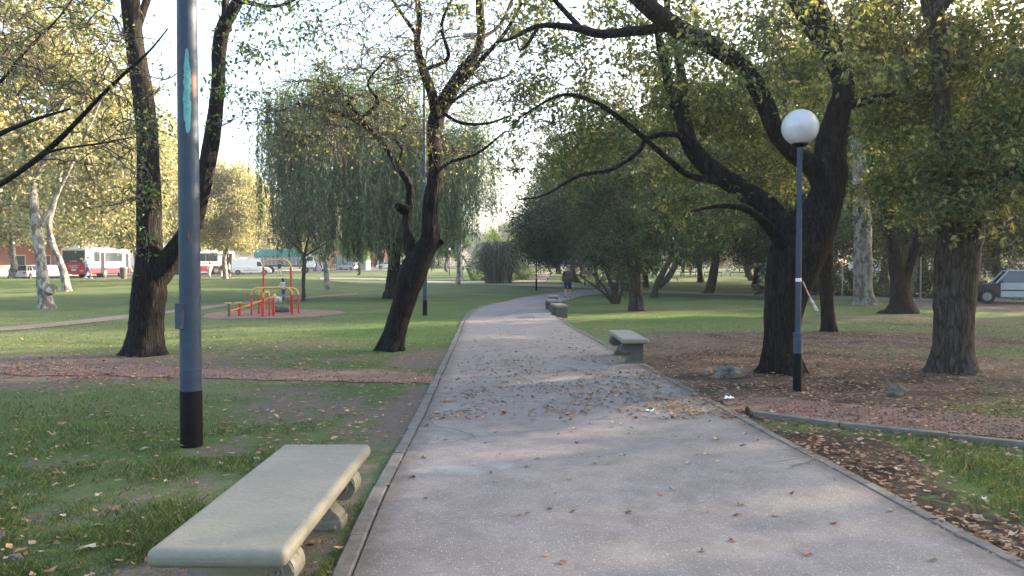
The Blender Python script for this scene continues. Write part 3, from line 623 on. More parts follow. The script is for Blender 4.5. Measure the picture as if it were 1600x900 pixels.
# double-stemmed tree and its neighbours right of the path
ptree('park_tree', 'short twin stemmed tree with dense dark crown nearest the path bend on the right', (995, 486),
 [[(990, 486, 0, 14), (989, 465, 0, 12), (988, 430, 0, 11), (980, 390, 0, 9), (965, 330, 0, 7), (950, 270, 0, 5)],
  [(1001, 486, -.1, 15), (999, 465, 0, 13), (997, 430, 0, 12), (1005, 390, 0, 9), (1030, 330, 0, 7), (1050, 270, 0, 5)]],
 [ell(985, 320, 28.5, 110, 90, 3, 120), ell(1040, 290, 29, 90, 90, 3, 60), ell(930, 260, 29, 90, 60, 3, 40), ell(985, 400, 28.5, 70, 28, 2, 26)], 110, .42, .12, M['bark2'], M['leaf_dark'], twigs=2, sides=16)
ptree('park_tree', 'leaning brown trunk with a pale sawn limb right of the twin stemmed tree', (1022, 466),
 [[(1022, 466, 0, 10), (1026, 445, 0, 9), (1036, 425, 0, 9), (1050, 400, 0, 8), (1066, 370, 0, 7), (1090, 330, 0, 6), (1110, 280, 0, 4)],
  [(1028, 448, 0, 10), (1045, 432, 0, 10), (1057, 405, 0, 8), (1050, 370, 0, 6), (1040, 320, 0, 4)]],
 [ell(1080, 330, 40, 90, 70, 3, 70), ell(1130, 290, 42, 100, 80, 4, 70), ell(1010, 360, 42, 60, 40, 3, 30), ell(1080, 390, 40, 60, 18, 2, 14)], 90, .55, .15, M['bark2'], M['leaf_green'], twigs=2, sides=12)
# multi-stemmed grey shrub
ptree('shrub', 'bare grey twiggy many stemmed shrub right of the walker', (961, 475),
 [[(961, 475, 0, 9), (957, 450, 0, 7), (945, 420, 0, 4), (930, 390, 0, 2)], [(962, 474, 0, 8), (964, 440, 0, 6), (968, 400, 0, 3)], [(958, 474, .2, 7), (945, 450, .3, 4), (915, 415, .4, 2)],
  [(966, 474, 0, 6), (975, 445, 0, 4), (990, 420, 0, 2)], [(955, 472, 0, 4), (940, 455, 0, 3), (905, 430, 0, 2)]],
 [ell(930, 400, 33, 42, 45, 1.2, 150), ell(968, 430, 33, 34, 34, 1, 60)], 8, .2, .05, M['bark2'], M['leaf_grey'], twigs=9, tl=.5, sides=8, cat='shrub', rmax=.03, twm=M['twig'])
# dark round evergreen over the walker
ptree('evergreen_tree', 'dense blue black round evergreen above the walker', (873, 428),
 [[(873, 428, 0, 9), (872, 415, 0, 7), (872, 390, 0, 6), (868, 340, 0, 5), (865, 300, 0, 3)]],
 [ell(865, 350, 62, 66, 62, 4, 170, .3), ell(905, 330, 60, 50, 60, 4, 90, .3), ell(838, 365, 62, 26, 34, 3, 40), ell(880, 400, 60, 60, 18, 3, 40), ell(846, 378, 51, 26, 24, 1.6, 50, .2)], 110, .55, .20, M['bark'], M['leaf_dark'], twigs=0, sides=10)
ptree('park_tree', 'tall tree with thin rust tinged foliage leaning over the path on the right', (935, 452),
 [[(935, 452, 0, 6), (930, 420, 0, 5), (915, 350, 0, 5), (900, 280, 0, 4), (880, 220, 0, 3), (870, 160, 0, 2)], [(915, 350, 0, 4), (950, 280, 0, 3), (980, 200, 0, 2)]],
 [ell(860, 235, 45, 70, 50, 3, 80), ell(910, 190, 45, 70, 70, 3, 60), ell(970, 200, 45, 90, 90, 3, 90), ell(1050, 150, 44, 90, 110, 3, 90)], 60, .5, .15, M['bark2'], M['leaf_rust'], twigs=3, tl=.8, sides=10)
# pale pruned plane on the left
ptree('plane_tree', 'pale lumpy plane trunk with a sawn white stub on the left lawn', (72, 482),
 [[(72, 482, 0, 21), (69, 460, 0, 19), (66, 430, 0, 17), (62, 390, 0, 16), (56, 350, 0, 14), (52, 310, 0, 13), (47, 275, 0, 11), (38, 220, 0, 9), (25, 160, 0, 7), (0, 90, 0, 5)],
  [(66, 350, 0, 8), (82, 320, 0, 6), (96, 290, 0, 5), (130, 220, 0, 4), (160, 150, 0, 3)], [(50, 290, 0, 7), (90, 210, .5, 5), (110, 130, .5, 4), (120, 60, .5, 3)]],
 [ell(60, 180, 31, 130, 110, 4, 130), ell(-40, 120, 31, 120, 140, 4, 70), ell(140, 110, 32, 80, 90, 4, 60), ell(40, 40, 31, 160, 70, 4, 90), ell(10, 290, 31, 60, 60, 3, 20)],
 110, .5, .17, M['bark_pale'], M['leaf_plane'], .8, .4, 2, sides=16)
st = MB(); p = W(76, 455, 30.4); st.tube([p, W(81, 451, 29.9)], [.19, .20], 12)
o = st.build('sawn_stub', M['bark_pale'], None); o.parent = bpy.data.objects['plane_tree.001'] if 'plane_tree.001' in bpy.data.objects else None
if o.parent: o.matrix_parent_inverse = Matrix.Translation(-Vector(o.parent.location))
ptree('plane_tree', 'pale curved plane limb bowing down to the grass beside the red bus', (104, 455),
 [[(104, 455, 0, 12), (100, 430, 0, 11), (92, 405, 0, 10), (82, 380, 0, 9), (77, 350, 0, 8), (88, 300, 0, 7), (100, 240, 0, 5), (110, 180, 0, 4)]],
 [ell(110, 260, 50, 120, 70, 4, 90), ell(200, 230, 52, 90, 90, 4, 60), ell(130, 340, 52, 110, 30, 4, 30)], 120, .7, .24, M['bark_pale'], M['leaf_plane'], .8, .4, 0, sides=12)
# young bare sapling by the bars
ptree('sapling', 'small bare limbed sapling right of the exercise bars', (475, 471),
 [[(475, 471, 0, 6), (474, 440, 0, 5.5), (475, 405, 0, 6), (468, 390, 0, 4), (452, 375, 0, 3), (440, 355, 0, 2)], [(475, 405, 0, 4), (480, 380, 0, 3.5), (488, 350, 0, 3), (490, 320, 0, 2)],
  [(474, 402, 0, 3), (490, 392, 0, 3), (510, 380, 0, 2)], [(474, 398, 0, 3), (464, 370, 0, 2.5), (460, 340, 0, 2)]],
 [ell(470, 350, 36, 55, 42, 1.5, 90), ell(430, 350, 36, 30, 30, 1, 24)], 9, .3, .09, M['bark2'], M['leaf_grey'], twigs=6, tl=.6, sides=8, rmax=.03, sag=.25)
ptree('plane_tree', 'thin pale mottled trunk right of the sapling', (512, 453),
 [[(512, 453, 0, 9), (510, 430, 0, 8), (507, 410, 0, 7), (500, 385, 0, 6), (492, 365, 0, 5), (480, 330, 0, 3)], [(507, 405, 0, 4), (515, 370, 0, 3), (530, 330, 0, 2)]],
 [ell(500, 330, 55, 60, 50, 3, 60), ell(545, 360, 55, 40, 40, 3, 30)], 60, .7, .15, M['bark_pale'], M['leaf_willow'], twigs=3, tl=1.0, sides=8)
# willow
def willow():
    D = 40.0; b = G(614, 466); root = empty('willow_tree', b, 'broad weeping willow behind the leaning tree', 'tree')
    L = [[(612, 466, 0, 26), (614, 445, 0, 22), (616, 410, 0, 19), (616, 370, 0, 22), (606, 330, 0, 16), (585, 270, 0, 12), (560, 200, 0, 8), (520, 150, 0, 5)],
         [(617, 380, 0, 16), (632, 340, 0, 14), (650, 280, 0, 10), (670, 210, 0, 7), (680, 150, 0, 4)], [(600, 300, 0, 8), (540, 260, -.5, 6), (480, 210, -1, 4)], [(645, 290, 0, 8), (700, 250, .5, 6), (740, 220, 1, 4)], [(610, 340, 0, 7), (600, 250, -1.5, 6), (610, 170, -2, 4)]]
    LM = [limb_world(l, D) for l in L]; LM[0][0][0] = b-np.array([0, 0, .2])
    cs = np.vstack([ell(500, 190, D, 80, 80, 3, 90), ell(600, 200, D, 110, 90, 3.5, 110), ell(690, 230, D, 80, 80, 3, 90), ell(560, 290, D, 140, 60, 4, 80), ell(470, 240, D, 50, 50, 2.5, 40), ell(650, 320, D, 100, 40, 3, 50)])
    cs = cs[fbm(cs[:, 0]*1.0+cs[:, 1]*.5, cs[:, 2]*1.2+cs[:, 1]*.3, 2.2, 2) > .36]
    BP, BR = grow(LM, cs, .25, .08)
    # hanging strands
    st = np.repeat(cs, 6, 0)+RNG.normal(size=(len(cs)*6, 3))*np.array([.55, .6, .3]); n = len(st); ln = RNG.uniform(1.6, 5.5, n)
    zmin = 1.5+RNG.uniform(0, 1.8, n); ln = np.minimum(ln, np.maximum(st[:, 2]-zmin, .3)); k = 40
    t = RNG.uniform(0, 1, (n, k)); sw = RNG.normal(size=(n, 2))*.35
    P = st[:, None, :]+np.concatenate([sw[:, None, :]*np.sqrt(t)[..., None]*.9, -(ln[:, None]*t)[..., None]], -1)
    P = P.reshape(-1, 3)+RNG.normal(size=(n*k, 3))*.04
    V, Fc = leaves(P, .24, .24, 0, .03, dirs=np.array([[0, 0, -1.0]]), jit=.32)
    tt = np.linspace(0, 1, 5)[None, :, None]; SP = st[:, None]+np.concatenate([sw[:, None]*np.sqrt(tt)*.9, -ln[:, None, None]*tt], -1)
    tw = tubes(SP, np.full((n, 5), .005), 3)
    tuft = np.repeat(cs, 90, 0)+RNG.normal(size=(len(cs)*90, 3))*.5; V2, F2 = leaves(tuft, .22, .3, .8)
    finish_tree(root, LM, BP, BR, tw, np.vstack([V, V2]), np.vstack([Fc, F2+len(V)]), M['bark'], M['leaf_willow'], 14, .05, .4)
willow()
ptree('eucalyptus_tree', 'tall pale stemmed tree right of the willow', (716, 446),
 [[(716, 446, 0, 7), (717, 400, 0, 6), (714, 340, 0, 6), (718, 290, 0, 5), (725, 240, 0, 3), (728, 190, 0, 2)], [(716, 330, 0, 4), (740, 290, 0, 3), (765, 250, 0, 2)]],
 [ell(735, 260, 66, 46, 60, 3, 80), ell(765, 300, 66, 24, 44, 2, 40), ell(710, 330, 66, 40, 60, 3, 50), ell(740, 200, 66, 30, 40, 2, 26)], 70, .55, .2, M['bark_pale'], M['leaf_grey'], .4, .9, 0, sides=8)
# branches reaching in from an out-of-frame tree on the left
ptree('park_tree', 'dark bare boughs reaching into the top left corner', (-260, 600),
 [[(-260, 600, 0, 60), (-255, 480, 0, 50), (-240, 400, 0, 40), (-190, 350, 0, 28), (-120, 325, -.4, 18), (-50, 310, -.8, 12), (0, 288, -1.2, 9), (45, 258, -1.6, 8.5), (85, 225, -1.9, 8), (120, 190, -2.2, 7), (160, 148, -2.5, 6), (200, 110, -2.8, 4.5), (235, 78, -3, 3), (262, 45, -3.2, 2)],
  [(-240, 400, 0, 36), (-230, 250, 0, 28), (-180, 100, 0, 22), (-100, -40, 0, 14)], [(-130, 200, -1, 10), (-30, 215, -1.4, 9), (20, 200, -1.8, 7), (60, 185, -2.1, 5), (110, 170, -2.4, 3)],
  [(-180, 230, -1, 9), (-60, 180, -1.5, 7), (0, 128, -1.9, 5), (40, 80, -2.3, 4), (85, 35, -2.6, 3), (120, -10, -3, 2)], [(48, 252, -1.6, 5), (85, 235, -1.9, 4), (150, 225, -2.2, 3), (205, 215, -2.6, 2)]],
 [ell(60, 150, 8.5, 130, 120, 1.2, 24), ell(160, 90, 8, 110, 80, 1, 16), ell(20, 40, 9, 130, 80, 1, 22), ell(-200, 0, 10, 200, 150, 2, 30), ell(190, 250, 8.4, 60, 110, .8, 10)],
 22, .16, .055, M['bark'], M['leaf_olive'], .5, .5, 5, .4, sides=18)
# background trees: three kinds built once, then copied one by one
def proto(name, h, spread, leafm, bark, ncl, nper, L, label, group, cat='tree', trunk=.35, low=.28, wd=.6, seed=0, dr=.35):
    global RNG
    keep = RNG; RNG = np.random.default_rng(100+seed)
    root = empty(name, (0, 0, 0), label, cat, group); limbs = []
    z = np.linspace(-.3, h*.72, 9); P = np.stack([np.cumsum(RNG.normal(size=9)*.12*h/12), np.cumsum(RNG.normal(size=9)*.12*h/12), z], -1); P[0, :2] = 0
    limbs.append((catmull(P, 3), np.interp(np.linspace(0, 1, 25), [0, .1, 1], [trunk*1.15, trunk, trunk*.25])))
    for k in range(7):
        j = 8+2*k; a = k*2.4+RNG.uniform(0, 1); p = limbs[0][0][min(j, 22)]; d = np.array([math.cos(a), math.sin(a), RNG.uniform(.5, 1.1)]); l = spread*RNG.uniform(.5, .85)
        q = p+d*l*np.linspace(0, 1, 4)[:, None]; q[1:] += RNG.normal(size=(3, 3))*.2; limbs.append((catmull(q, 3), np.linspace(trunk*.42, .04, 10)))
    cs = []
    while len(cs) < ncl:
        u = RNG.uniform(-1, 1, 3)
        if np.linalg.norm(u) > 1 or np.linalg.norm(u) < .35: continue
        q = np.array([u[0]*spread, u[1]*spread, h*(low+1)/2+u[2]*h*(1-low)/2])
        if fbm(q[0]+seed*40+q[2]*.7, q[1]+q[2]*.8, 3.2, 3) < .43: continue
        cs.append(q)
    cs = np.array(cs); BP, BR = grow(limbs, cs, .15, .09); tw, LV, LF = make_crown(cs, nper, h*.045, L, wd, dr, 0)
    finish_tree(root, limbs, BP, BR, None, LV, LF, bark, leafm, 10, .05, .35, np.zeros(3)); RNG = keep; return root
def place(pr, first, spots):
    for i, (x, y, s, lab) in enumerate(spots):
        z = float(hgt(x, y)); rz = (x*1.7+y*.9) % 6.28
        if i == 0 and first: pr.location = (x, y, z); pr.rotation_euler[2] = rz; pr.scale = (s, s, s); pr['label'] = lab
        else: copy_tree(pr, (x, y, z), rz, s, lab)
def at(px, d): return (px-800)/F*d
pl = proto('plane_tree', 17, 6.5, M['leaf_plane'], M['bark_pale'], 260, 190, .34, 'x', 'yellowing plane trees along the left street', seed=1, low=.24)
place(pl, True, [(at(208, 68), 68, .80, 'yellowing plane tree with pale trunk at the right end of the red bus'), (at(352, 78), 78, .72, 'yellowing plane tree with pale forked trunk beside the people on the pavement'),
 (at(15, 74), 74, .95, 'yellowing plane tree above the white hatchback'), (at(-130, 66), 66, 1.0, 'yellowing plane tree at the far left edge'), (at(120, 96), 96, .98, 'yellowing plane tree behind the red bus roof'),
 (at(290, 112), 112, .86, 'yellowing plane tree behind the second bus'), (at(400, 128), 128, .72, 'yellowing plane tree above the white van'), (at(455, 142), 142, .70, 'yellowing plane tree behind the teal truck'), (at(60, 118), 118, 1.05, 'tall yellowing plane tree behind the street at far left'),
 (at(205, 125), 125, .98, 'tall yellowing plane tree behind the bus and its neighbours'), (at(560, 150), 150, .62, 'yellowing plane tree behind the willow'), (at(1120, 112), 112, .36, 'small sunlit yellow green tree beyond the black rails'), (at(1225, 150), 150, .72, 'sunlit yellow plane tree behind the big leafed bush'),
 (at(-40, 100), 100, 1.05, 'tall yellowing plane tree behind the far left car'), (at(620, 205), 205, .8, 'distant yellow tree left of the leaning trunk')])
gr = proto('park_tree', 14, 5.8, M['leaf_green'], M['bark2'], 210, 150, .26, 'x', 'green trees across the far park', seed=2, low=.22, trunk=.3)
place(gr, True, [(at(560, 98), 98, .50, 'small green tree with thin trunk left of the leaning tree'), (at(640, 120), 120, .75, 'green tree far behind the leaning trunk'), (at(700, 135), 135, .72, 'green tree far right of the willow'), (at(905, 100), 100, .72, 'green tree beyond the cross path right of the walker'),
 (at(862, 130), 130, .62, 'green tree far behind the black lamp post'), (at(950, 118), 118, .78, 'green tree far behind the grey shrub'), (at(1020, 108), 108, .85, 'green tree far behind the twin stems'), (at(1165, 97), 97, .82, 'large forked tree beyond the black rails'), (at(1195, 104), 104, .82, 'second forked tree just right of the large one'),
 (at(800, 190), 190, .85, 'distant green tree at the end of the earth path'), (at(1070, 170), 170, 1.0, 'distant green tree behind the parked white cars'), (at(960, 190), 190, 1.1, 'distant green tree left of the parked white cars'), (at(520, 190), 190, .9, 'distant green tree behind the green container')])
dk = proto('dense_tree', 15, 6.2, M['leaf_dark'], M['bark'], 260, 170, .24, 'x', 'dense dark trees behind the right lawn', seed=3, low=.10, trunk=.32)
place(dk, True, [(at(1290, 58), 58, .95, 'dense dark tree behind the slim trunk'), (at(1440, 50), 50, .95, 'dense dark tree behind the black twin trunk'), (at(1560, 46), 46, .9, 'dense dark tree behind the silver car'), (at(1180, 62), 62, .75, 'dense dark tree above the big leafed bush'), (at(1380, 70), 70, 1.1, 'dense dark tree deep in the grove'),
 (at(1700, 44), 44, 1.0, 'dense dark tree beyond the right edge'), (at(1500, 80), 80, 1.2, 'tall dense dark tree at the back of the grove'), (at(1095, 75), 75, .85, 'dense dark tree behind the leaning brown trunk'), (at(1010, 62), 62, .72, 'dense dark tree behind the twin stemmed tree'),
 (at(1245, 44), 44, .95, 'tall dense dark tree directly behind the massive tree'), (at(1350, 54), 54, 1.25, 'tall dense dark tree behind the pale trunk')])
place(gr, False, [(at(985, 50), 50, .82, 'tall green tree rising over the twin stemmed tree'), (at(1105, 47), 47, .95, 'tall green tree behind the arching limbs of the massive tree'), (at(905, 74), 74, .9, 'tall green tree rising behind the round evergreen'), (at(1180, 80), 80, 1.25, 'very tall green tree at the back of the right grove')])
# trees of the same grove standing right of the frame; they cast the lawn's shade
thin = proto('park_tree', 14, 5.8, M['leaf_olive'], M['bark'], 120, 95, .30, 'x', 'open crowned grove trees right of the view', seed=5, low=.30, trunk=.3)
for i, (x, y, s) in enumerate([(23, 9, .95), (29, 3, 1.0), (38, 12, 1.0), (25, 22.2, .88), (41, 22, 1.1), (19, -3, .9), (48, 16, 1.1), (34, 31, 1.0), (45, 36, 1.1), (57, 28, 1.1), (54, 48, 1.1)]):
    copy_tree(thin if i else thin, (x, y, float(hgt(x, y))), i*1.3, s, 'grove tree %s' % ['first beyond the right edge of the view', 'behind the camera line on the right', 'third row right of the view', 'right of the stout tree', 'deep right of the view', 'nearest behind the viewer on the right', 'far right beyond two others', 'right of the parked silver car', 'behind the parked silver car, outside the view', 'outermost on the right', 'farthest out beyond the grove'][i])
place(thin, True, [(15, -9, .8, 'open crowned grove tree behind the viewer at the right')])
# grasses, bushes
def bush(name, label, px, py, D, rx, ry, rd, n, L, leafm, wd=.4, cat='shrub', group=None, stems=12, dirs=None, droop=.3):
    b = G(px, py) if D is None else np.array([at(px, D), D, float(hgt(at(px, D), D))]); D = b[1]
    root = empty(name, b, label, cat, group); u = RNG.normal(size=(n, 3)); u[:, 2] = np.abs(u[:, 2]); u = unit(u)*RNG.uniform(.55, 1, (n, 1))**.6
    rr = np.array([rx*D/F, rd, ry*D/F]); C = u*rr*(1+.25*np.sin(u[:, :1]*7+u[:, 2:]*5)); V, Fc = leaves(C, L, wd, droop)
    meshobj('foliage', V, Fc, leafm, root, False)
    P = []; 
    for k in range(stems): a = RNG.uniform(0, 2*PI); d = np.array([math.cos(a)*rr[0]*.7, math.sin(a)*rr[1]*.7, rr[2]*.7]); P.append(d*np.array([.15, .15, 0])+(d-0)*np.linspace(0, 1, 5)[:, None]**np.array([1.4, 1.4, .8]))
    V, Fc = tubes(np.array(P), np.full((stems, 5), .02), 5); meshobj('stems', V, Fc, M['bark2'], root); return root
bush('hedge_bush', 'bright green domed bush behind the pampas clump', 788, 441, 84, 54, 78, 2.8, 22000, .17, mat_leaf('fresh_green_leaves', [(0, (.05, .10, .025)), (.6, (.10, .17, .04)), (1, (.20, .26, .08))], .35))
for px, D, rx, ry, lab in [(1330, 44, 70, 50, 'dark undergrowth bush behind the pale trunk'), (1450, 40, 60, 55, 'dark undergrowth bush behind the black twin trunk'), (1560, 43, 80, 60, 'dark undergrowth bush behind the silver car'), (1270, 52, 34, 40, 'dark undergrowth bush behind the lamp'), (1660, 38, 80, 70, 'dark undergrowth bush at the right edge')]:
    bush('undergrowth_bush', lab, px, 0, D, rx, ry, 1.6, 9000, .13, M['leaf_dark'], group='undergrowth bushes behind the right lawn')
for px, D, rx, ry, lab in [(1000, 150, 40, 30, 'low dark bush left of the far parked cars'), (1135, 180, 50, 40, 'dark bush behind the red clad passer by'), (660, 170, 50, 30, 'low dark bush under the far trees behind the willow')]:
    bush('hedge_bush', lab, px, 0, D, rx, ry, 3, 5000, .35, M['leaf_dark'])
def pampas():
    b = G(779, 443); D = b[1]; root = empty('pampas_clump', b, 'arching grey green pampas like clump beside the cross path', 'shrub'); n = 900
    a = RNG.uniform(0, 2*PI, n); h = RNG.uniform(1.6, 4.0, n); r = RNG.uniform(.7, 2.5, n); b0 = RNG.uniform(0, 1.2, n)
    t = np.linspace(0, 1, 6)[None, :, None]; ca, sa = np.cos(a)[:, None, None], np.sin(a)[:, None, None]
    rad = b0[:, None, None]+(r-b0*.4)[:, None, None]*t**1.5; z = h[:, None, None]*np.sin(t*(2.2+.6*RNG.uniform(0, 1, n))[:, None, None])**.8
    P = np.concatenate([ca*rad, sa*rad*.8, z], -1); V, Fc = tubes(P, np.linspace(.055, .012, 6)[None].repeat(n, 0), 3); meshobj('leaf_blades', V, Fc, mat_leaf('pale_grey_blades', [(0, (.07, .10, .06)), (.5, (.19, .23, .15)), (1, (.44, .48, .36))], .3), root)
    m = 26; P2 = np.stack([np.stack([RNG.uniform(-2, 2, m), RNG.uniform(-1.2, 1.2, m), np.zeros(m)], -1)*np.array([1, 1, 1])+np.array([0, 0, k*.5]) for k in range(4)], 1); P2[..., :2] *= np.linspace(.85, 1.1, 4)[None, :, None]
    V, Fc = tubes(P2, np.full((m, 4), .035), 4); meshobj('canes', V, Fc, mat_plain('straw_canes', (.26, .19, .12), .9, 0, .3), root)
pampas()
def fatsia():
    b = G(1212, 468); D = b[1]; root = empty('broad_leaf_bush', b, 'glossy bush with big fingered leaves left of the massive tree', 'shrub'); vs = []; fs = []; o = 0; P = []
    for k in range(130):
        u = unit(RNG.normal(size=3)); u[2] = abs(u[2]); c = u*np.array([1.15, .9, 2.1])*RNG.uniform(.5, 1); c[2] += .35; P.append(np.array([[0, 0, 0], c*np.array([.4, .4, .7]), c]))
        out = unit(np.array([u[0], u[1], -.25])+RNG.normal(size=3)*.2); side = unit(np.cross(out, [0, 0, 1]))
        for q in range(7):
            a = (q-3)*.42; d = out*math.cos(a)+side*math.sin(a); d = unit(d-np.array([0, 0, .25+.15*abs(q-3)])); L = .38*RNG.uniform(.8, 1.2)*(1-.08*abs(q-3)); s = np.cross(d, [0, 0, 1]); s = unit(s)*.05
            vs += [c, c+d*L*.5+s+[0, 0, .03], c+d*L, c+d*L*.5-s+[0, 0, .03]]; fs.append((o, o+1, o+2, o+3)); o += 4
    meshobj('leaves', np.array(vs), np.array(fs), mat_leaf('glossy_blue_green_leaves', [(0, (.02, .05, .035)), (.6, (.05, .10, .075)), (1, (.11, .17, .14))], .2, .3), root, False)
    V, Fc = tubes(np.array(P), np.full((130, 3), .012), 4); meshobj('stems', V, Fc, M['bark2'], root)
fatsia()
# ------------------------------------------------------------------ benches
def scroll_bench(name, label, x0, x1, y0, y1, ztop, side, dark=False):
    """side = +1: the scroll faces +x (the path); slab spans x0..x1, y0..y1"""
    xc = (x0+x1)/2; yc = (y0+y1)/2; zb = float(hgt(xc, yc)); root = empty(name, (xc, yc, zb), label, 'bench', 'stone scroll benches beside the path')
    mt = M['bench']; w = x1-x0; l = y1-y0; th = .082
    s = MB(); s.box((0, 0, ztop-zb-th/2), (w, l, th)); slab = s.build('slab', mt, root, True, .034, 5)
    bm_noise(slab, .0)
    for k, yy in enumerate((-l/2+.30, l/2-.30)):
        u = side; H = ztop-zb-th-.002; hw = w*.36
        prof = [(-hw*u, -.1), (hw*.80*u, -.1), (hw*.80*u, .075), (hw*.70*u, .10), (hw*.60*u, .115), (hw*.46*u, .15), (hw*.40*u, .19), (hw*.44*u, .225), (hw*.6*u, .25), (hw*.8*u, H), (-hw*u, H)]
        p = MB().prism(prof, yy-.075, yy+.075, 'y').build('support', M['bench_dark'] if dark else mt, root, False, .008, 2)
        f = MB(); f.prism([(-hw*u-.012*u, -.1), (hw*.86*u, -.1), (hw*.86*u, .06), (-hw*u-.012*u, .06)], yy-.088, yy+.088, 'y').build('foot', M['bench_dark'] if dark else mt, p, False, .01, 2)
        # scroll: a fluted roll with a raised spiral on both faces
        R0 = .088; cx = hw*.86*u; cz = H-R0-.004; v = MB()
        n = 28; prf = []
        for q, (yo, rr) in enumerate([(-.083, .6), (-.083, R0*.92), (-.066, R0), (-.045, R0), (-.036, R0*.93), (-.020, R0*.93), (-.012, R0), (.012, R0), (.020, R0*.93), (.036, R0*.93), (.045, R0), (.066, R0), (.083, R0*.92), (.083, .6)]):
            prf.append((min(rr, R0) if rr != .6 else .004, yo))
        P = []; fs = []
        for r_, yo in prf:
            for a in range(n): t = 2*PI*a/n; P.append((cx+r_*math.cos(t), yy+yo, cz+r_*math.sin(t)))
        for i in range(len(prf)-1):
            for a in range(n): fs.append((i*n+a, (i+1)*n+a, (i+1)*n+(a+1) % n, i*n+(a+1) % n))
        v.add(P, fs); v.build('scroll', M['bench_dark'] if dark else mt, p, True)
        for sy in (-1, 1):
            t = np.linspace(0, 4.2*PI, 46); rr = .074*np.exp(-t/7.0); pts = np.stack([cx+rr*np.cos(t)*u, np.full(46, yy+sy*.085), cz+rr*np.sin(t)], -1)
            MB().tube(pts, .007, 6).build('spiral_relief', M['bench_dark'] if dark else mt, p, True)
    return root
def bm_noise(o, a): pass
def _benchmat():
    m, n, b = newmat('bench_slab_paint'); co = obco(n)
    c = ramp(n, noise(n, 3, 6, .65, co), [(.3, (.175, .168, .135)), (.7, (.245, .235, .192))])
    d = ramp(n, noise(n, 9, 6, .7, obco(n, (1.5, 1, 1))), [(.62, (0, 0, 0)), (.72, (1, 1, 1))])
    c = mixc(n, math_(n, 'MULTIPLY', d, .6), c, (.085, .088, .078)); sk = ramp(n, noise(n, 1.6, 7, .7, co), [(.42, (0, 0, 0)), (.72, (1, 1, 1))]); c = mixc(n, math_(n, 'MULTIPLY', sk, .6), c, (.10, .10, .088))
    ch = ramp(n, noise(n, 26, 6, .75, co), [(.67, (0, 0, 0)), (.70, (1, 1, 1))]); c = mixc(n, math_(n, 'MULTIPLY', ch, .6), c, (.40, .40, .36))
    n.links.new(c, b.inputs['Base Color']); b.inputs['Roughness'].default_value = .5
    bump(n, b, math_(n, 'ADD', noise(n, 30, 6, .7, co), math_(n, 'MULTIPLY', ch, -1.2)), .8, .008); return m
M['bench'] = _benchmat()
scroll_bench('stone_bench', 'large grey green concrete bench with scrolled supports in the left foreground', -1.49, -.915, 3.08, 4.97, .455, 1)
scroll_bench('stone_bench', 'grey concrete bench with a carved spiral support on the right edge of the path', 1.77, 2.20, 12.25, 14.15, .455, -1, True)
def block_bench(label, px, py, w, l, rz, h=.40):
    b = G(px, py); root = empty('block_bench', b, label, 'bench', 'plain concrete block benches at the path bend', rz)
    MB().box((0, l/2, h-.035), (w, l, .07)).build('slab', M['bench'], root, False, .01)
    for yy in (.05, l-.05): MB().box((0, yy, (h-.072)/2-.05), (w*.94, .09, h-.072+.1)).build('support', M['bench_dark'], root, False, .006)
block_bench('nearest of the three plain concrete block benches where the path bends', 878.5, 497, .36, 1.5, R(4), .40)
block_bench('middle one of the three plain concrete block benches where the path bends', 866, 488, .38, 1.5, R(3), .42)
block_bench('farthest of the three plain concrete block benches where the path bends', 864, 478, .42, 1.8, R(-4), .40)
# ------------------------------------------------------------------ lamp posts
def tall_post(label, px, py, wpx, htop=9.0, box=False):
    b = G(px, py); r = wpx*b[1]/F/2; root = empty('lamp_post', b, label, 'lamp post', 'tall blue grey tubular lamp posts')
    MB().lathe([(r*1.04, -.1), (r*1.04, .50), (r*1.02, .505)], n=28).build('black_base', M['black'], root, True)
    MB().lathe([(r*1.0, .5), (r*.99, 1.5), (r*.97, 2.6), (r*.95, 3.4)], n=28).build('pole', M['post'], root, True)
    MB().lathe([(r*.95, 3.4), (r*.9, 4), (r*.72, htop*.6), (r*.6, htop)], n=28).build('upper_pole', M['post'], root, True)
    MB().tube([(0, 0, htop), (.1, 0, htop+.5), (.5, 0, htop+.9), (1.3, 0, htop+1)], [r*.5, r*.5, r*.4, r*.35], 10).build('bracket', M['post'], root, True)
    MB().ball((1.6, 0, htop+1), .3, 8, (1.2, .5, .35)).build('lamp_head', M['grey'], root, True)
    if box:
        MB().box((-r*.62, -r*.62, 1.17), (.115, .05, .215), R(-30)).build('hatch_door', M['post'], root, False, .006)
        MB().box((-r*.62-.001, -r*.62-.022, 1.285), (.125, .02, .014), R(-30)).build('hatch_lip', M['post'], root, False, .003)
        # flaked strip showing older turquoise paint
        rr = random.Random(5); V = []; n = 26; a0 = -1.22
        for i in range(n):
            z = 2.80+.74*i/(n-1); e = math.sin(PI*min(1, max(0, (i+.3)/(n-.4))))**.45; wl = (.22+.12*rr.random())*e+(.13 if 3 < i < 11 else .06)*e; wr = (.20+.14*rr.random())*e+(.12 if i < 9 else .05)*e
            for q in range(5): a = a0-wl+(wl+wr)*q/4; rad = r*(.985-.012*(z-2.5)); V.append(((rad+.0012)*math.cos(a), (rad+.0012)*math.sin(a), z))
        meshobj('flaked_paint', V, [(i*5+q, i*5+q+1, (i+1)*5+q+1, (i+1)*5+q) for i in range(n-1) for q in range(4)], M['flake'], root)
        MB().lathe([(r*1.03, .70), (r*1.0, .705)], n=28).build('weld_band', M['post'], root, True)
    return root
tall_post('thick blue grey lamp post with black base and flaked turquoise paint in the left foreground', 299.5, 697, 32, 8.6, True)
tall_post('tall thin blue grey post with black base behind the leaning tree', 664, 493, 7, 8.2)
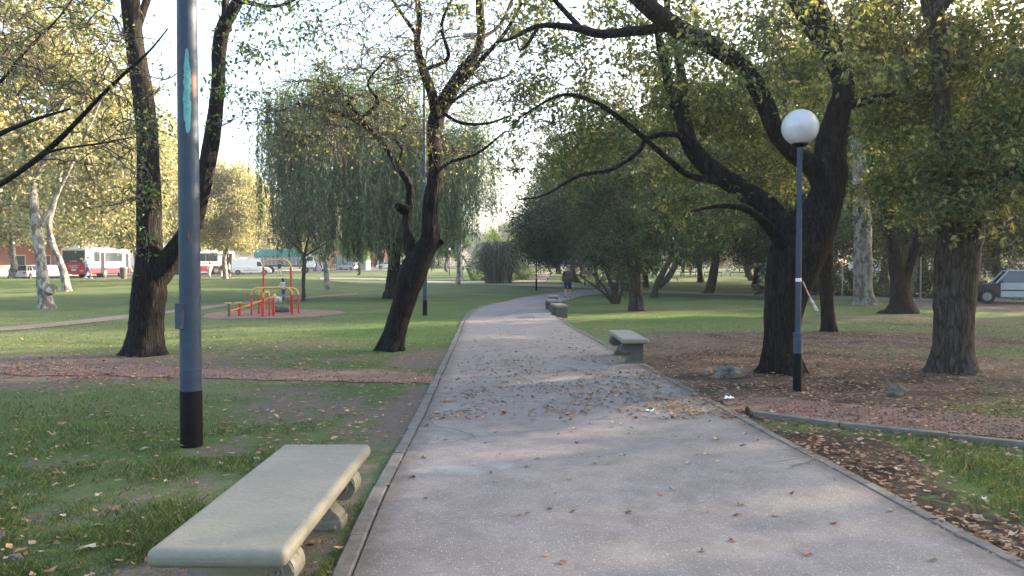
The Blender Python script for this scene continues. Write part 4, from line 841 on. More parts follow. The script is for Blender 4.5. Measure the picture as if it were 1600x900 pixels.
def globe_post(label, px, py, h, r, gr_, D=None, black=True, tape=False, group='lamp posts with round white globes'):
    b = G(px, py) if D is None else np.array([at(px, D), D, float(hgt(at(px, D), D))]); root = empty('globe_lamp', b, label, 'street lamp', group)
    MB().lathe([(r*1.25, -.1), (r*1.25, h*.155), (r*1.2, h*.157)], n=20).build('black_base', M['black'], root, True)
    MB().lathe([(r*1.22, h*.155), (r*1.22, h*.225), (r*1.35, h*.226), (r*1.35, h*.24), (r*.8, h*.243), (r*.8, h*.6), (r*.74, h*.6), (r*.72, h-.02)], n=20).build('pole', M['post'] if tape else M['black'], root, True)
    MB().lathe([(r*.9, h-.04), (gr_*.42, h-.01), (gr_*.48, h+.02), (gr_*.46, h+.05)], n=20).build('collar', M['black'], root, True)
    MB().ball((0, 0, h+gr_*.93), gr_, 18).build('globe', M['globe'], root, True)
    if tape:
        MB().lathe([(r*.84, 1.43), (r*.84, 1.475)], n=20).build('tape_band', M['tape'], root, True)
    return root
gl = globe_post('blue grey lamp post with a large white globe on the right lawn', 1246, 612, 3.20, .046, .232, tape=True)
# torn barrier tape hanging from the post
t = np.linspace(0, 1, 12); gb = np.array(gl.location); P = gb+np.stack([.04+.20*t, -.03+.02*np.sin(t*5), 1.44-.44*t**1.1], -1); tw = .5*np.sin(t*4); ww = .011+.012*(t > .6)
V = np.stack([P-np.stack([np.cos(tw)*ww, np.sin(tw)*ww, 0*t], -1), P+np.stack([np.cos(tw)*ww, np.sin(tw)*ww, .3*ww], -1)], 1).reshape(-1, 3)
def _tape():
    m, n, b = newmat('red_and_white_tape'); co = obco(n); wv = n.nodes.new('ShaderNodeTexWave'); wv.inputs['Scale'].default_value = 3.2; wv.bands_direction = 'Z'; n.links.new(co, wv.inputs['Vector'])
    n.links.new(ramp(n, wv.outputs['Fac'], [(.84, (.42, .37, .35)), (.9, (.30, .11, .10))]), b.inputs['Base Color']); b.inputs['Roughness'].default_value = .4; return m
o = meshobj('barrier_tape', V, [(2*i, 2*i+1, 2*i+3, 2*i+2) for i in range(11)], _tape()); sm = o.modifiers.new('thickness', 'SOLIDIFY'); sm.thickness = .002
tag(o, 'torn red and white barrier tape dangling from the globe lamp post', 'tape')
for px, D, lab in [(1046, 78, 'distant white globe lamp behind the leaning brown trunk'), (1096, 92, 'distant white globe lamp above the black rails'), (1205, 70, 'distant white globe lamp left of the massive tree'), (838, 53, 'thin black globe lamp post left of the walker'), (914, 66, 'thin black globe lamp post right of the walker'), (722, 88, 'thin black globe lamp post left of the pampas clump'), (702, 110, 'far thin black globe lamp post behind the tall thin post')]:
    globe_post(lab, px, 0, 3.4, .05, .22, D)
# thin fence stakes in the grove
for px, py, h in [(1316, 466, 2.0), (1438, 470, 2.1), (1366, 462, 1.9), (1271, 458, 1.7)]:
    b = G(px, py); o = MB().tube([(0, 0, -.1), (0, 0, h)], .035, 8).build('fence_post', M['grey'], None, True, loc=b); tag(o, 'thin grey upright stake %s' % {1316: 'left of the pale trunk', 1438: 'right of the black twin trunk', 1366: 'right of the pale trunk', 1271: 'seen between the massive tree and the slim trunk'}[px], 'fence post', 'thin grey stakes in the grove')
# black hoop rails
for px0, px1, py, lab in [(1063, 1087, 432, 'left black hoop rail with two people beside it'), (1101, 1127, 432, 'middle black hoop rail'), (1141, 1166, 432, 'right black hoop rail beside the large forked tree')]:
    a, c2 = G(px0, py), G(px1, py); m = (a+c2)/2; w2 = abs(c2[0]-a[0])/2; root = empty('hoop_rail', m, lab, 'rail', 'low black hoop rails')
    for sx in (-1, 1): MB().tube([(sx*w2, 0, -.1), (sx*w2, 0, .50)], .045, 8).build('leg', M['black'], root, True)
    MB().tube([(-w2-.04, 0, .53), (w2+.04, 0, .53)], .05, 8).build('bar', M['black'], root, True)
# ------------------------------------------------------------------ exercise bars
def hoop(x0, x1, y, zt, zr, r=.045, bend=.22, x1y=None):
    y1 = y if x1y is None else x1y; q = []
    for a in np.linspace(0, PI/2, 7): q.append((bend*(1-math.cos(a)), zt-bend+bend*math.sin(a)))
    L = [(0, zr)]+q; pts = [(x0+u, y, z) for u, z in L]+[(x1-u, y1, z) for u, z in L[::-1]]; return pts
def bars(label, pxs, py, zt, zr, r, bend, name='pull_up_bar'):
    a = G(pxs[0], py[0]); b = G(pxs[1], py[1]); base = (a+b)/2; root = empty(name, base, label, 'exercise bar', 'red and yellow exercise bars'); a = a-base; b = b-base
    for p in (a, b): MB().tube([(p[0], p[1], -.1), (p[0], p[1], zr)], r*1.28, 12).build('post', M['red'], root, True)
    MB().tube(hoop(a[0], b[0], a[1], zt, zr-.02, r, bend, b[1]), r, 10).build('hoop', M['yellow'], root, True)
bars('tall pull up bar of red posts with a yellow arched top', (412, 455), (487, 490), 1.87, 1.60, .029, .26)
bars('long low yellow parallel bar on red posts, the rear one', (404.5, 466.5), (490.5, 490.5), .90, .66, .027, .24, 'parallel_bar')
bars('long low yellow parallel bar on red posts, the front one', (393, 457), (493, 492.5), .93, .68, .027, .24, 'parallel_bar')
bars('short narrow yellow hoop on red posts at the head of the orange board', (411.5, 421), (496, 494.5), .80, .60, .027, .095, 'hoop_bar')
a = G(362, 494); c2 = G(430, 489); root = empty('sit_up_board', a, 'sloping orange sit up board on short red legs', 'exercise bench', None); d = c2-a
e = MB(); v = [(0.03, -.13), (0.03, .13)]
P = [(.05, -.22, .16), (.05, .22, .16), (d[0], d[1]+.22, .56), (d[0], d[1]-.22, .56)]
e.add(P+[(x, y, z+.05) for x, y, z in P], [(0, 1, 2, 3)[::-1], (4, 5, 6, 7)[::-1], (0, 3, 7, 4), (3, 2, 6, 7), (2, 1, 5, 6), (1, 0, 4, 5)]).build('board', M['orange'], root, False)
for x, y, h in [(-.02, -.18, .42), (.20, .16, .40), (.25, 0, .2), (1.05, -.1, .50), (1.38, .0, .55)]:
    MB().tube([(x, y, -.1), (x, y, h)], .042, 10).build('leg', M['bench_dark'] if x < .2 and y != 0 else M['red'], root, True)
for x, y in [(-.02, -.18), (.20, .16)]: MB().tube([(x-.14, y, .43), (x+.06, y, .43)], .03, 8).build('foot_pad', M['yellow'], root, True)
a = G(424, 490); o = MB().tube([(0, 0, .12), (.12, .0, .13), (.3, .01, .125), (.52, .02, .11)], [.115, .125, .12, .095], 14).build('log', M['rock'], None, True, loc=a+np.array([0, .35, .02])); tag(o, 'short grey brown log lying under the exercise bars', 'log')
# ------------------------------------------------------------------ stones, concrete edging, litter
def rock(label, px, py, wpx, hpx, seed, dp=.6):
    b = G(px, py); D = b[1]; s = MB().ball((0, 0, 0), 1, 14); V = np.array(s.v); rr = np.random.default_rng(seed); f = np.ones(len(V))
    for k in range(7): q = rr.normal(size=3); f += .13*np.sin(V@q*3+k)+.05*np.sin(V@q*9+k)
    for k in range(9):
        q = unit(rr.normal(size=3)); c0 = rr.uniform(.62, .85); dd = V@q*f; f = np.where(dd > c0, f*c0/np.maximum(dd, 1e-3), f)
    V = V*f[:, None]*np.array([wpx*D/F/2, wpx*D/F/2*dp, hpx*D/F*.62]); V[:, 2] += hpx*D/F*.30
    o = meshobj('rock', V, s.f, M['rock'], None, False); o.location = b; tag(o, label, 'rock', 'rocks on the right lawn')
rock('long flat craggy grey rock left of the massive tree', 1143, 590, 54, 20, 3); rock('small upright angular grey rock right of the globe lamp', 1402, 619, 34, 22, 8)
rock('dark lump of stone in the grass at the bottom left corner', 24, 878, 28, 16, 12)
root = empty('path_edging', (0, 0, 0)); tag(root, 'low concrete edging along the near side of the right red path', kind='structure')
E2 = dens(edge([(1172, 650), (1250, 661), (1350, 671), (1450, 682), (1600, 700), (1900, 734)]), 3); d = np.r_[0, np.cumsum(np.linalg.norm(np.diff(E2[:, :2], axis=0), axis=1))]
k = int(d[-1]/.9)
for i in range(k):
    t = np.array([d[-1]*i/k+.006, d[-1]*(i+1)/k-.006]); x = np.interp(t, d, E2[:, 0]); y = np.interp(t, d, E2[:, 1]); a = math.atan2(y[1]-y[0], x[1]-x[0]); L = math.hypot(x[1]-x[0], y[1]-y[0])
    MB().box((x.mean(), y.mean(), float(hgt(x.mean(), y.mean()))+.0+random.uniform(-.006, .006)), (L, .085, .11), a).build('edging_stone', M['kerb'], root, False, .008)
b = G(1171, 652); s_ = MB(); s_.tube([(0, 0, -.05), (-.01, .01, .05), (-.03, .0, .11)], [.045, .04, .015], 7); tag(s_.build('tree_stump', M['bark2'], None, True, loc=b), 'small broken dark stump at the end of the concrete edging', 'stump')
def paper(label, px, py, s, seed, lift=.03):
    b = G(px, py)+np.array([0, 0, lift]); rr = np.random.default_rng(seed); n = 5; V = []
    for i in range(n):
        for j in range(n): V.append(((i/(n-1)-.5)*s+rr.normal()*s*.06, (j/(n-1)-.5)*s*.8+rr.normal()*s*.06, .004+abs(rr.normal())*s*.16+s*.1*math.sin(i*2)))
    V = np.array(V); V[:, 2] -= V[:, 2].min()-.002
    o = meshobj('crumpled_paper', V, [(i*n+j, (i+1)*n+j, (i+1)*n+j+1, i*n+j+1) for i in range(n-1) for j in range(n-1)], M['white'], None, False); o.location = b
    m = o.modifiers.new('thickness', 'SOLIDIFY'); m.thickness = .002; tag(o, label, 'litter', 'scraps of white litter')
paper('white crumpled scrap lying on the path', 1015.5, 647, .085, 1); paper('white crumpled scrap at the start of the right red path', 1139, 626, .10, 2, .015)
paper('white scrap on the dark soil in the bottom right', 1537, 782, .03, 3, .01)
rock_o = None
# ------------------------------------------------------------------ people and animals
def capsule_body(name, segs, mat, parent, vox, extra=None):
    s = MB()
    for pts, rad in segs:
        pts = np.array(pts, float); rad = np.array(rad, float)
        d0 = unit(pts[0]-pts[1]); d1 = unit(pts[-1]-pts[-2])
        P = np.vstack([pts[0]+d0*rad[0]*.75, pts[0]+d0*rad[0]*.4, pts, pts[-1]+d1*rad[-1]*.4, pts[-1]+d1*rad[-1]*.75]); rr = np.r_[rad[0]*.5, rad[0]*.88, rad, rad[-1]*.88, rad[-1]*.5]
        s.tube(P, rr, 10)
    for c, r, s3 in (extra or []): s.ball(c, r, 7, s3)
    o = s.build(name, mat, parent, True); m = o.modifiers.new('one_surface', 'REMESH'); m.mode = 'VOXEL'; m.voxel_size = vox; m.use_smooth_shade = True
    sm = o.modifiers.new('soften', 'SMOOTH'); sm.iterations = 3; sm.factor = .5; return o
def person(label, pos, h, rz, top, bottom, shorts=False, step=.2, hat=None, longhair=False, arms='down', vox=.018, sleeves=True, fingers=False, lean=0.0, bulk=1.0):
    """faces +y at rz=0; walks forward"""
    k = h/1.75; root = empty('person', pos, label, 'person', None, rz); root.scale = (k, k, k)
    hip = .93; sh = 1.43; L = []; knee = {}; ankle = {}; 
    for s_ in (-1, 1):
        f = step*s_; kn = (s_*.11, f*.55+.04, .50); an = (s_*.10, f-.04, .09+max(0, -f)*.25); knee[s_] = kn; ankle[s_] = an
        L.append(([(s_*.09, 0, hip), kn, an], [.088, .056, .040])); L.append(([an, (s_*.11, an[1]+.10, an[2]-.055), (s_*.115, an[1]+.16, an[2]-.06)], [.042, .036, .026]))
    y1 = lean*.5; shl = {}; el = {}; wr = {}
    for s_ in (-1, 1):
        S_ = (s_*.185, y1, sh-.02)
        if arms == 'down': E_ = (s_*.25, -.06*s_*1+y1, 1.16); W_ = (s_*.26, .06-.05*s_+y1, .91)
        elif arms == 'bent': E_ = (s_*.23, -.05+y1, 1.15); W_ = (s_*.10, .22+y1, 1.12)
        elif arms == 'reach': E_ = (s_*.22, .10+y1, 1.18); W_ = (s_*.20, .34+y1, 1.05)
        shl[s_] = S_; el[s_] = E_; wr[s_] = W_; L.append(([S_, E_, W_], [.050, .040, .028]))
        wd = unit(np.array(W_)-np.array(E_)); pc = np.array(W_)+wd*.05; L.append(([W_, pc], [.027, .038]))
        if fingers:
            for q, (o_, ll) in enumerate([(-.028, .068), (-.010, .082), (.009, .078), (.027, .062)]):
                b0 = pc+wd*.03+np.array([0, o_, 0]); L.append(([b0, b0+wd*ll*.5+np.array([-s_*.006, 0, 0]), b0+wd*ll+np.array([-s_*.022, 0, 0])], [.0095, .009, .008]))
            b0 = np.array(W_)+wd*.025+np.array([0, .03, 0]); L.append(([b0, b0+wd*.03+np.array([-s_*.01, .025, 0]), b0+wd*.062+np.array([-s_*.02, .03, 0])], [.012, .010, .009]))
        else: L.append(([pc, pc+wd*.07], [.034, .022]))
    L += [([(0, 0, hip), (0, y1*.5, 1.15), (0, y1, 1.36)], [.13, .12, .13]), ([(-.10, 0, hip-.01), (.10, 0, hip-.01)], [.10, .10]), ([(-.15, y1, sh-.04), (.15, y1, sh-.04)], [.068, .068]), ([(0, y1, sh), (0, y1+.02, 1.56)], [.055, .05])]
    hc = (0, y1+.035, 1.645); ex = [(hc, .1, (.78, .95, 1.18)), ((0, hc[1]+.098, 1.63), .018, (.8, 1.1, 1.2)), ((-.083, hc[1]-.005, 1.64), .022, (.4, .8, 1.2)), ((.083, hc[1]-.005, 1.64), .022, (.4, .8, 1.2))]
    capsule_body('body', L, M['skin'], root, vox, ex)
    T = [([(0, 0, hip+.02), (0, y1*.5, 1.15), (0, y1, 1.36)], [.155, .142, .15]), ([(-.155, y1, sh-.045), (.155, y1, sh-.045)], [.080, .080]), ([(-.09, 0, hip+.02), (.09, 0, hip+.02)], [.118, .118])]
    for s_ in (-1, 1):
        e2 = tuple(np.array(el[s_])*.1+np.array(wr[s_])*.9) if sleeves else el[s_]
        T.append(([shl[s_], el[s_], e2] if sleeves else [shl[s_], tuple(np.array(shl[s_])*.35+np.array(el[s_])*.65)], [.070, .056, .046] if sleeves else [.066, .058]))
    T = [(p_, [q_*bulk for q_ in r_]) for p_, r_ in T]; capsule_body('shirt' if not sleeves else 'jacket', T, top, root, vox)
    B = [([(-.09, 0, hip-.02), (.09, 0, hip-.02)], [.118, .118])]
    for s_ in (-1, 1):
        if shorts: B.append(([(s_*.095, 0, hip-.03), tuple(np.array((s_*.095, 0, hip))*.12+np.array(knee[s_])*.88)], [.108, .088]))
        else: B.append(([(s_*.095, 0, hip-.03), knee[s_], tuple(np.array(knee[s_])*.1+np.array(ankle[s_])*.9)], [.102, .070, .055]))
    capsule_body('shorts' if shorts else 'trousers', B, bottom, root, vox)
    hr = MB(); hr.ball((0, hc[1]-.018, 1.672), .107, 9, (.84, .98, 1.02))
    if longhair: hr.ball((0, hc[1]-.06, 1.56), .09, 8, (.9, .6, 1.7))
    if hat:
        MB().ball((0, hc[1]-.004, 1.70), .108, 9, (.86, 1.02, .72)).build('cap', hat, root, True); MB().ball((0, hc[1]+.11, 1.69), .06, 7, (1.1, 1.1, .16)).build('cap_peak', hat, root, True)
    else: hr.build('hair', M['hair'], root, True)
    for s_ in (-1, 1):
        an = ankle[s_]; MB().ball((s_*.112, an[1]+.065, an[2]-.045), .1, 8, (.46, 1.32, .45)).build('shoe', M['blackc'] if top is not M['blue'] else M['white'], root, True)
    return root
person('man walking away on the path in a dark jacket, navy shorts and grey cap', G(887, 465.5), 1.68, R(-8), M['jacket'], mat_plain('dark_navy_shorts', (.015, .02, .07), .85), True, .16, mat_plain('grey_cap_cloth', (.10, .10, .09), .9), fingers=True, vox=.011, bulk=1.2)
def onground(px, D): x = at(px, D); return np.array([x, D, float(hgt(x, D))])
person('man in a light blue shirt and jeans stepping beside the red bus', onground(137.5, 61), 1.78, R(-70), M['blue'], M['jeans'], False, .22, arms='bent')
person('small child in a pale top and blue trousers walking a dog near the bars', G(443, 470), 1.08, R(60), M['cream'], M['jeans'], False, .14, longhair=True, arms='reach', lean=.1)
person('woman in a black top and pale trousers standing by the pale plane trunk', onground(348, 84), 1.66, R(20), M['blackc'], M['cream'], False, .08, longhair=True)
person('woman in a white top and black shorts standing next to the woman in black', onground(357.5, 84.5), 1.72, R(-30), M['cream'], M['blackc'], True, .1, longhair=True)
person('person in white waiting at the door of the second bus', onground(328, 84), 1.72, R(60), M['cream'], M['cream'], False, .1)
person('man in a dark top standing in front of the teal truck', onground(437, 92), 1.76, R(160), M['blackc'], M['cream'], False, .1)
person('person in a dark coat near the left black hoop rail', onground(1067, 98), 1.70, R(150), M['blackc'], M['blackc'], False, .1)
person('person in an orange red top near the left black hoop rail', onground(1078.5, 98), 1.50, R(200), M['redc'], M['jeans'], False, .12)
person('person in red standing far behind the black hoop rails', onground(1127, 178), 1.80, R(180), M['redc'], M['redc'], False, .1)
person('person in a blue top sitting low on the far lawn', onground(1136, 122), 1.1, R(180), M['blue'], M['jeans'], False, .1)
def dog(label, pos, rz, s, m1, m2):
    root = empty('dog', pos, label, 'dog', None, rz); root.scale = (s, s, s)
    L = [([(0, -.22, .36), (0, 0, .36), (0, .20, .38)], [.085, .10, .125]), ([(0, .24, .42), (0, .36, .56)], [.075, .06]), ([(0, .36, .58), (0, .44, .58), (0, .55, .55)], [.075, .06, .032]), ([(0, -.30, .42), (0, -.44, .50), (0, -.52, .60)], [.03, .022, .014])]
    for sx in (-1, 1):
        L.append(([(sx*.07, .20, .32), (sx*.07, .21, .17), (sx*.07, .22, .03)], [.055, .028, .024])); L.append(([(sx*.07, -.22, .34), (sx*.07, -.17, .22), (sx*.07, -.27, .14), (sx*.07, -.24, .03)], [.075, .045, .024, .024]))
        L.append(([(sx*.05, .34, .64), (sx*.06, .33, .70)], [.024, .012])); L.append(([(sx*.07, .22, .025), (sx*.07, .26, .02)], [.026, .02])); L.append(([(sx*.07, -.24, .025), (sx*.07, -.20, .02)], [.026, .02]))
    capsule_body('body', L, m1, root, .014); return root
dog('small black and white dog beside the child', G(440, 473)+np.array([-.15, 0, 0]), R(60), .62, M['cream'], M['black'])
dog('small tan dog walking just right of the child', G(447, 472)+np.array([.1, .1, 0]), R(-100), .62, mat_plain('tan_fur', (.36, .24, .14), .9), M['black'])
# ------------------------------------------------------------------ vehicles (x across, y length, front at +y)
def wheel(root, x, y, r, w=.2, rim=None):
    t = MB(); n = 20; sx = 1 if x > 0 else -1
    t.tube([(x-sx*w, y, r), (x-sx*w*.9, y, r), (x-sx*.02, y, r), (x, y, r)], [r*.93, r, r, r*.93], n); wo = t.build('wheel', M['dark'], root, True)
    MB().tube([(x-sx*.02, y, r), (x+sx*.012, y, r)], [r*.6, r*.56], n).build('rim', rim or M['grey'], wo, True)
def arch(y, r, z0, n=8): return [(y-r*math.cos(a), z0+r*math.sin(a)) for a in np.linspace(0, PI, n)]
def car(name, label, pos, rz, paint, L=4.1, Wd=1.66, H=1.42, kind='hatch', dark_front=None, group=None, s=1):
    root = empty(name, pos, label, 'van' if kind == 'van' else 'car', group, rz); h = L/2; wr = .31; fy, ry = h-.82, -h+.78; zb = .28
    if kind == 'hatch': low = [(-h+.02, .45), (-h, .62), (-h+.03, .92), (h-1.15, .92), (h-.28, .80), (h-.02, .62), (h, .42), (h-.05, zb)]; gh = [(-h+.05, .90), (-h+.35, H-.03), (-h+.9, H), (.35, H-.02), (h-1.15, .90)]
    elif kind == 'sedan': low = [(-h+.02, .45), (-h, .62), (-h+.06, .90), (-h+.7, .93), (h-1.2, .92), (h-.28, .80), (h, .6), (h, .42), (h-.05, zb)]; gh = [(-h+.55, .91), (-h+1.15, H-.03), (-.5, H), (.4, H-.03), (h-1.2, .90)]
    else: low = [(-h, .45), (-h, 1.05), (h-.95, 1.05), (h-.20, .92), (h, .65), (h, .40), (h-.05, zb)]; gh = [(-h+.0, 1.03), (-h+.04, H-.06), (-h+.2, H), (h-1.75, H), (h-1.35, H-.12), (h-.90, 1.03)]
    prof = low+arch(fy, wr+.06, zb)[::-1]+arch(ry, wr+.06, zb)[::-1]+[(-h+.05, zb)]
    prof = [(y, z) for y, z in prof]
    if dark_front is None: MB().prism(prof, -Wd/2, Wd/2, 'x').build('body', paint, root, False, .05, 3)
    else:
        ys = .62; fr = [p for p in low if p[0] > ys]+arch(fy, wr+.06, zb)[::-1]; MB().prism([(ys, .92)]+fr+[(ys, zb)], -Wd/2+.01, Wd/2-.01, 'x').build('front_wing', dark_front, root, False, .04, 2)
        rear = [p for p in low if p[0] < ys]+[(ys, .92), (ys, zb)]+arch(ry, wr+.06, zb)[::-1]+[(-h+.05, zb)]; MB().prism(rear, -Wd/2, Wd/2, 'x').build('body', paint, root, False, .03, 3)
    # greenhouse: tapered glass block, painted roof and pillars
    wt = Wd*.40; wb = Wd*.475; zlo = min(z for y, z in gh); zhi = H
    def X(z): return wb+(wt-wb)*(z-zlo)/(zhi-zlo)
    n = len(gh); V = [(-X(z), y, z) for y, z in gh]+[(X(z), y, z) for y, z in gh]
    MB().add(V, [tuple(range(n)), tuple(range(2*n-1, n-1, -1))]+[(i, i+n, (i+1) % n+n, (i+1) % n) for i in range(n)]).build('cabin', M['glass'] if kind != 'van' else paint, root, False, .01, 1)
    tops = [p for p in gh if p[1] > H-.2]; y0, y1 = tops[0][0], tops[-1][0]
    MB().box((0, (y0+y1)/2, H+.008), (wt*2+.03, (y1-y0)+.1, .05)).build('roof', paint, root, False, .02, 2)
    for sx in (-1, 1):
        def pil(p, q, r_): MB().tube([(sx*(X(p[1])+.006), p[0], p[1]), (sx*(X(q[1])+.006), q[0], q[1])], r_, 6).build('pillar', paint, root, True)
        if kind != 'van':
            pil(gh[0], gh[1], .06); pil(gh[-1], gh[-2], .035); m = (y0+y1)/2-.05; pil((m, zlo), (m-.03, H), .035); pil((gh[0][0]+.5, zlo), (gh[1][0]+.45, H), .03)
        else:
            MB().add([(sx*(X(1.10)+.012), h-1.05, 1.10), (sx*(X(1.10)+.012), h-1.75, 1.10), (sx*(X(H-.35)+.012), h-1.75, H-.35), (sx*(X(H-.35)+.012), h-1.36, H-.35)], [(0, 1, 2, 3)]).build('side_window', M['glass'], root)
        wheel(root, sx*(Wd/2+.0), fy, wr); wheel(root, sx*(Wd/2+.0), ry, wr)
        MB().box((sx*(Wd/2-.22), -h-.0, .70 if kind != 'van' else .9), (.26, .06, .16 if kind != 'van' else .3)).build('tail_light', M['redc'], root, False, .02)
        MB().box((sx*(Wd/2-.25), h-.04, .62), (.30, .12, .14)).build('headlight', M['globe'], root, False, .03)
        MB().box((sx*(Wd/2+.006), -.05, .60), (.012, L*.34, .05)).build('side_moulding', M['dark'], root, False)
        MB().box((sx*(Wd/2+.012), -.32, .80), (.02, .16, .035)).build('door_handle', M['dark'], root, False)
        MB().box((sx*(Wd/2+.09), h-1.35, .98), (.16, .10, .12)).build('mirror', paint if dark_front is None else dark_front, root, False, .03)
    if kind == 'van':
        MB().add([(-X(1.1), h-.88, 1.08), (X(1.1), h-.88, 1.08), (X(H-.2), h-1.31, H-.2), (-X(H-.2), h-1.31, H-.2)], [(0, 1, 2, 3)]).build('windscreen', M['glass'], root)
    MB().box((0, -h-.01, .40), (Wd*.92, .12, .16)).build('bumper', paint, root, False, .03); MB().box((0, h+.0, .40), (Wd*.92, .12, .16)).build('bumper', paint, root, False, .03)
    MB().box((0, -h-.075, .60 if kind != 'sedan' else .62), (.42, .012, .11)).build('number_plate', M['white'], root, False)
    return root
car('parked_car', 'pale silver hatchback seen from behind on the left street', onground(43, 76), R(8), mat_plain('white_silver_paint', (.62, .64, .66), .35), 4.0, 1.7, 1.42)
car('parked_car', 'grey hatchback with dark bonnet and front wing at the right edge', G(1584, 474), R(66), M['silver'], 3.9, 1.62, 1.46, dark_front=mat_plain('dark_navy_paint', (.02, .022, .04), .5))
car('delivery_van', 'white delivery van in front of the teal truck', onground(393, 101), R(-72), M['white'], 4.9, 1.9, 2.05, 'van', group='white vans on the left street')
car('delivery_van', 'white van with dark windscreen left of the other van', onground(371, 107), R(-110), M['white'], 4.8, 1.9, 2.2, 'van', group='white vans on the left street')
far = [(1066, 214, 80, 'sedan', 'redc', 'maroon car, left of the cars parked beyond the black rails'), (1084, 217, 92, 'hatch', 'white', 'white hatchback between the maroon and the long white car'), (1104, 212, 88, 'sedan', 'white', 'long white car, largest of those beyond the black rails'), (1160, 216, 90, 'hatch', 'silver', 'silver car behind the large forked tree'),
       (833, 205, 88, 'van', 'white', 'white van beyond the earth path left of the walker'), (862, 214, 90, 'sedan', 'silver', 'silver car beyond the walker on the left'), (873, 208, 86, 'hatch', 'blue', 'pale blue car just left of the walker'), (908, 212, 90, 'sedan', 'blue', 'blue car just right of the walker'), (932, 214, 92, 'hatch', 'white', 'white car far behind the grey shrub'),
       (545, 140, 60, 'hatch', 'silver', 'silver car beside the green container'), (492, 128, 50, 'hatch', 'blue', 'pale blue car behind the mottled trunk'), (605, 168, 92, 'sedan', 'white', 'white car right of the green container'), (1218, 214, 90, 'hatch', 'white', 'white car far left of the massive tree'), (740, 214, 88, 'hatch', 'white', 'white car far behind the tall thin post')]
carm = {'redc': mat_plain('maroon_car_paint', (.16, .04, .04), .35), 'white': M['white'], 'silver': M['silver'], 'blue': mat_plain('blue_car_paint', (.14, .22, .34), .35)}
for px, D, rz, kd, mt, lab in far: car('parked_car', lab, onground(px, D), R(rz), carm[mt], 4.6 if kd != 'hatch' else 4.0, 1.75, 2.0 if kd == 'van' else 1.45, kd, group='cars parked along the far streets')
def bus(label, pos, rz, txt=True):
    root = empty('city_bus', pos, label, 'bus', 'red and white city buses', rz); Wd, L, H = 2.5, 11.0, 3.1; h = L/2; z0 = .32
    MB().box((0, 0, (z0+.62)/2+.28), (Wd, L, .55)).build('skirt', M['busred'], root, False, .04, 2)
    MB().box((0, 0, 2.03), (Wd-.01, L-.02, 2.02)).build('body', M['white'], root, False, .10, 3)
    MB().box((0, 0, H+.03), (Wd*.86, L-.6, .10)).build('roof', M['white'], root, False, .04, 2); MB().box((0, -h+.5, H+.14), (.8, .5, .16)).build('roof_unit', M['white'], root, False, .05, 2)
    # rear: red lower panel, dark tapered window
    r_ = MB(); r_.add([(-1.17, -h-.014, .36), (1.17, -h-.014, .36), (1.10, -h-.014, 1.60), (-1.10, -h-.014, 1.60)], [(0, 1, 2, 3)]).build('rear_panel', M['busred'], root)
    MB().add([(-.86, -h-.022, 1.58), (.86, -h-.022, 1.58), (1.07, -h-.022, 2.05), (1.10, -h-.022, 2.80), (-1.10, -h-.022, 2.80), (-1.07, -h-.022, 2.05)], [(0, 1, 2, 3, 4, 5)]).build('rear_window', M['glass'], root)
    MB().box((0, -h-.03, .45), (2.3, .08, .10)).build('rear_bumper', M['busred'], root, False, .02)
    for sx in (-1, 1): MB().box((sx*1.08, -h-.03, .95), (.12, .03, .34)).build('tail_light', M['redc'], root, False, .02)
    MB().box((.0, -h-.03, .82), (.45, .02, .14)).build('number_plate', M['white'], root, False)
    def word(nc, x, z, size, m, y=-h-.035):
        s = MB(); q = random.Random(nc+int(z*100)); x0 = x-nc*size*.36
        for i in range(nc):        # strokes of a word too small to read in the photograph
            cx = x0+(i+.5)*size*.72; s.box((cx-size*.2, y, z), (size*.13, .008, size*.8)); s.box((cx+size*.02, y-.001, z+size*q.choice((-.33, 0, .33))), (size*.45, .008, size*.14))
            if q.random() < .6: s.box((cx+size*.2, y+.001, z), (size*.12, .008, size*.8))
        s.build('lettering', m, root)
    word(8, 0, 1.24, .17, M['white']); word(6, 0, 1.05, .17, M['white']); word(3, .80, .72, .20, M['white']); word(8, 0, 1.72, .13, M['white'])
    for sx in (-1, 1):
        y = -h+1.7
        for k, wd in enumerate((1.5, 1.5, 1.5, 1.5)):
            if k == 1 and sx > 0: y += 1.15
            MB().box((sx*(Wd/2+.001), y+wd/2, 2.22), (.03, wd-.03, 1.05)).build('window', M['glass'], root, False, .01)
            y += wd
        if sx > 0:
            for yy, nm in ((-h+3.2+.58, 1), (h-.75, 2)): MB().box((sx*(Wd/2+.003), yy, 1.55), (.035, .92, 2.3)).build('door', mat_plain('dark_door_opening', (.008, .009, .014), .9), root, False, .01)
            MB().box((sx*(Wd/2+.004), -h+1.3, 1.42), (.02, 2.0, .06)).build('red_stripe', M['busred'], root, False); MB().box((sx*(Wd/2+.004), .6, 1.42), (.02, 5.6, .06)).build('red_stripe', M['busred'], root, False)
            MB().box((sx*(Wd/2+.006), 3.6, 2.55), (.02, 1.2, .22)).build('route_board', M['teal'], root, False)
        for yy in (-h+2.35 if False else -1.1, h-2.4): 
            MB().tube([(sx*(Wd/2-.02), yy, .50), (sx*(Wd/2+.012), yy, .50)], .60, 22).build('wheel_arch', M['dark'], root, True); wheel(root, sx*(Wd/2+.03), yy, .48, .28)
        MB().box((sx*.9, h+.01, .7), (.34, .05, .2)).build('headlight', M['globe'], root, False, .02)
    MB().box((0, h+.005, 2.05), (2.2, .04, 1.3)).build('windscreen', M['glass'], root, False, .05); return root
c0 = onground(115.5, 79); rz = R(5)
bus('red and white city bus seen from behind on the left street', np.array([c0[0], c0[1], c0[2]+.0])+np.array([math.sin(-rz)*5.5, math.cos(rz)*5.5, .12]), rz)
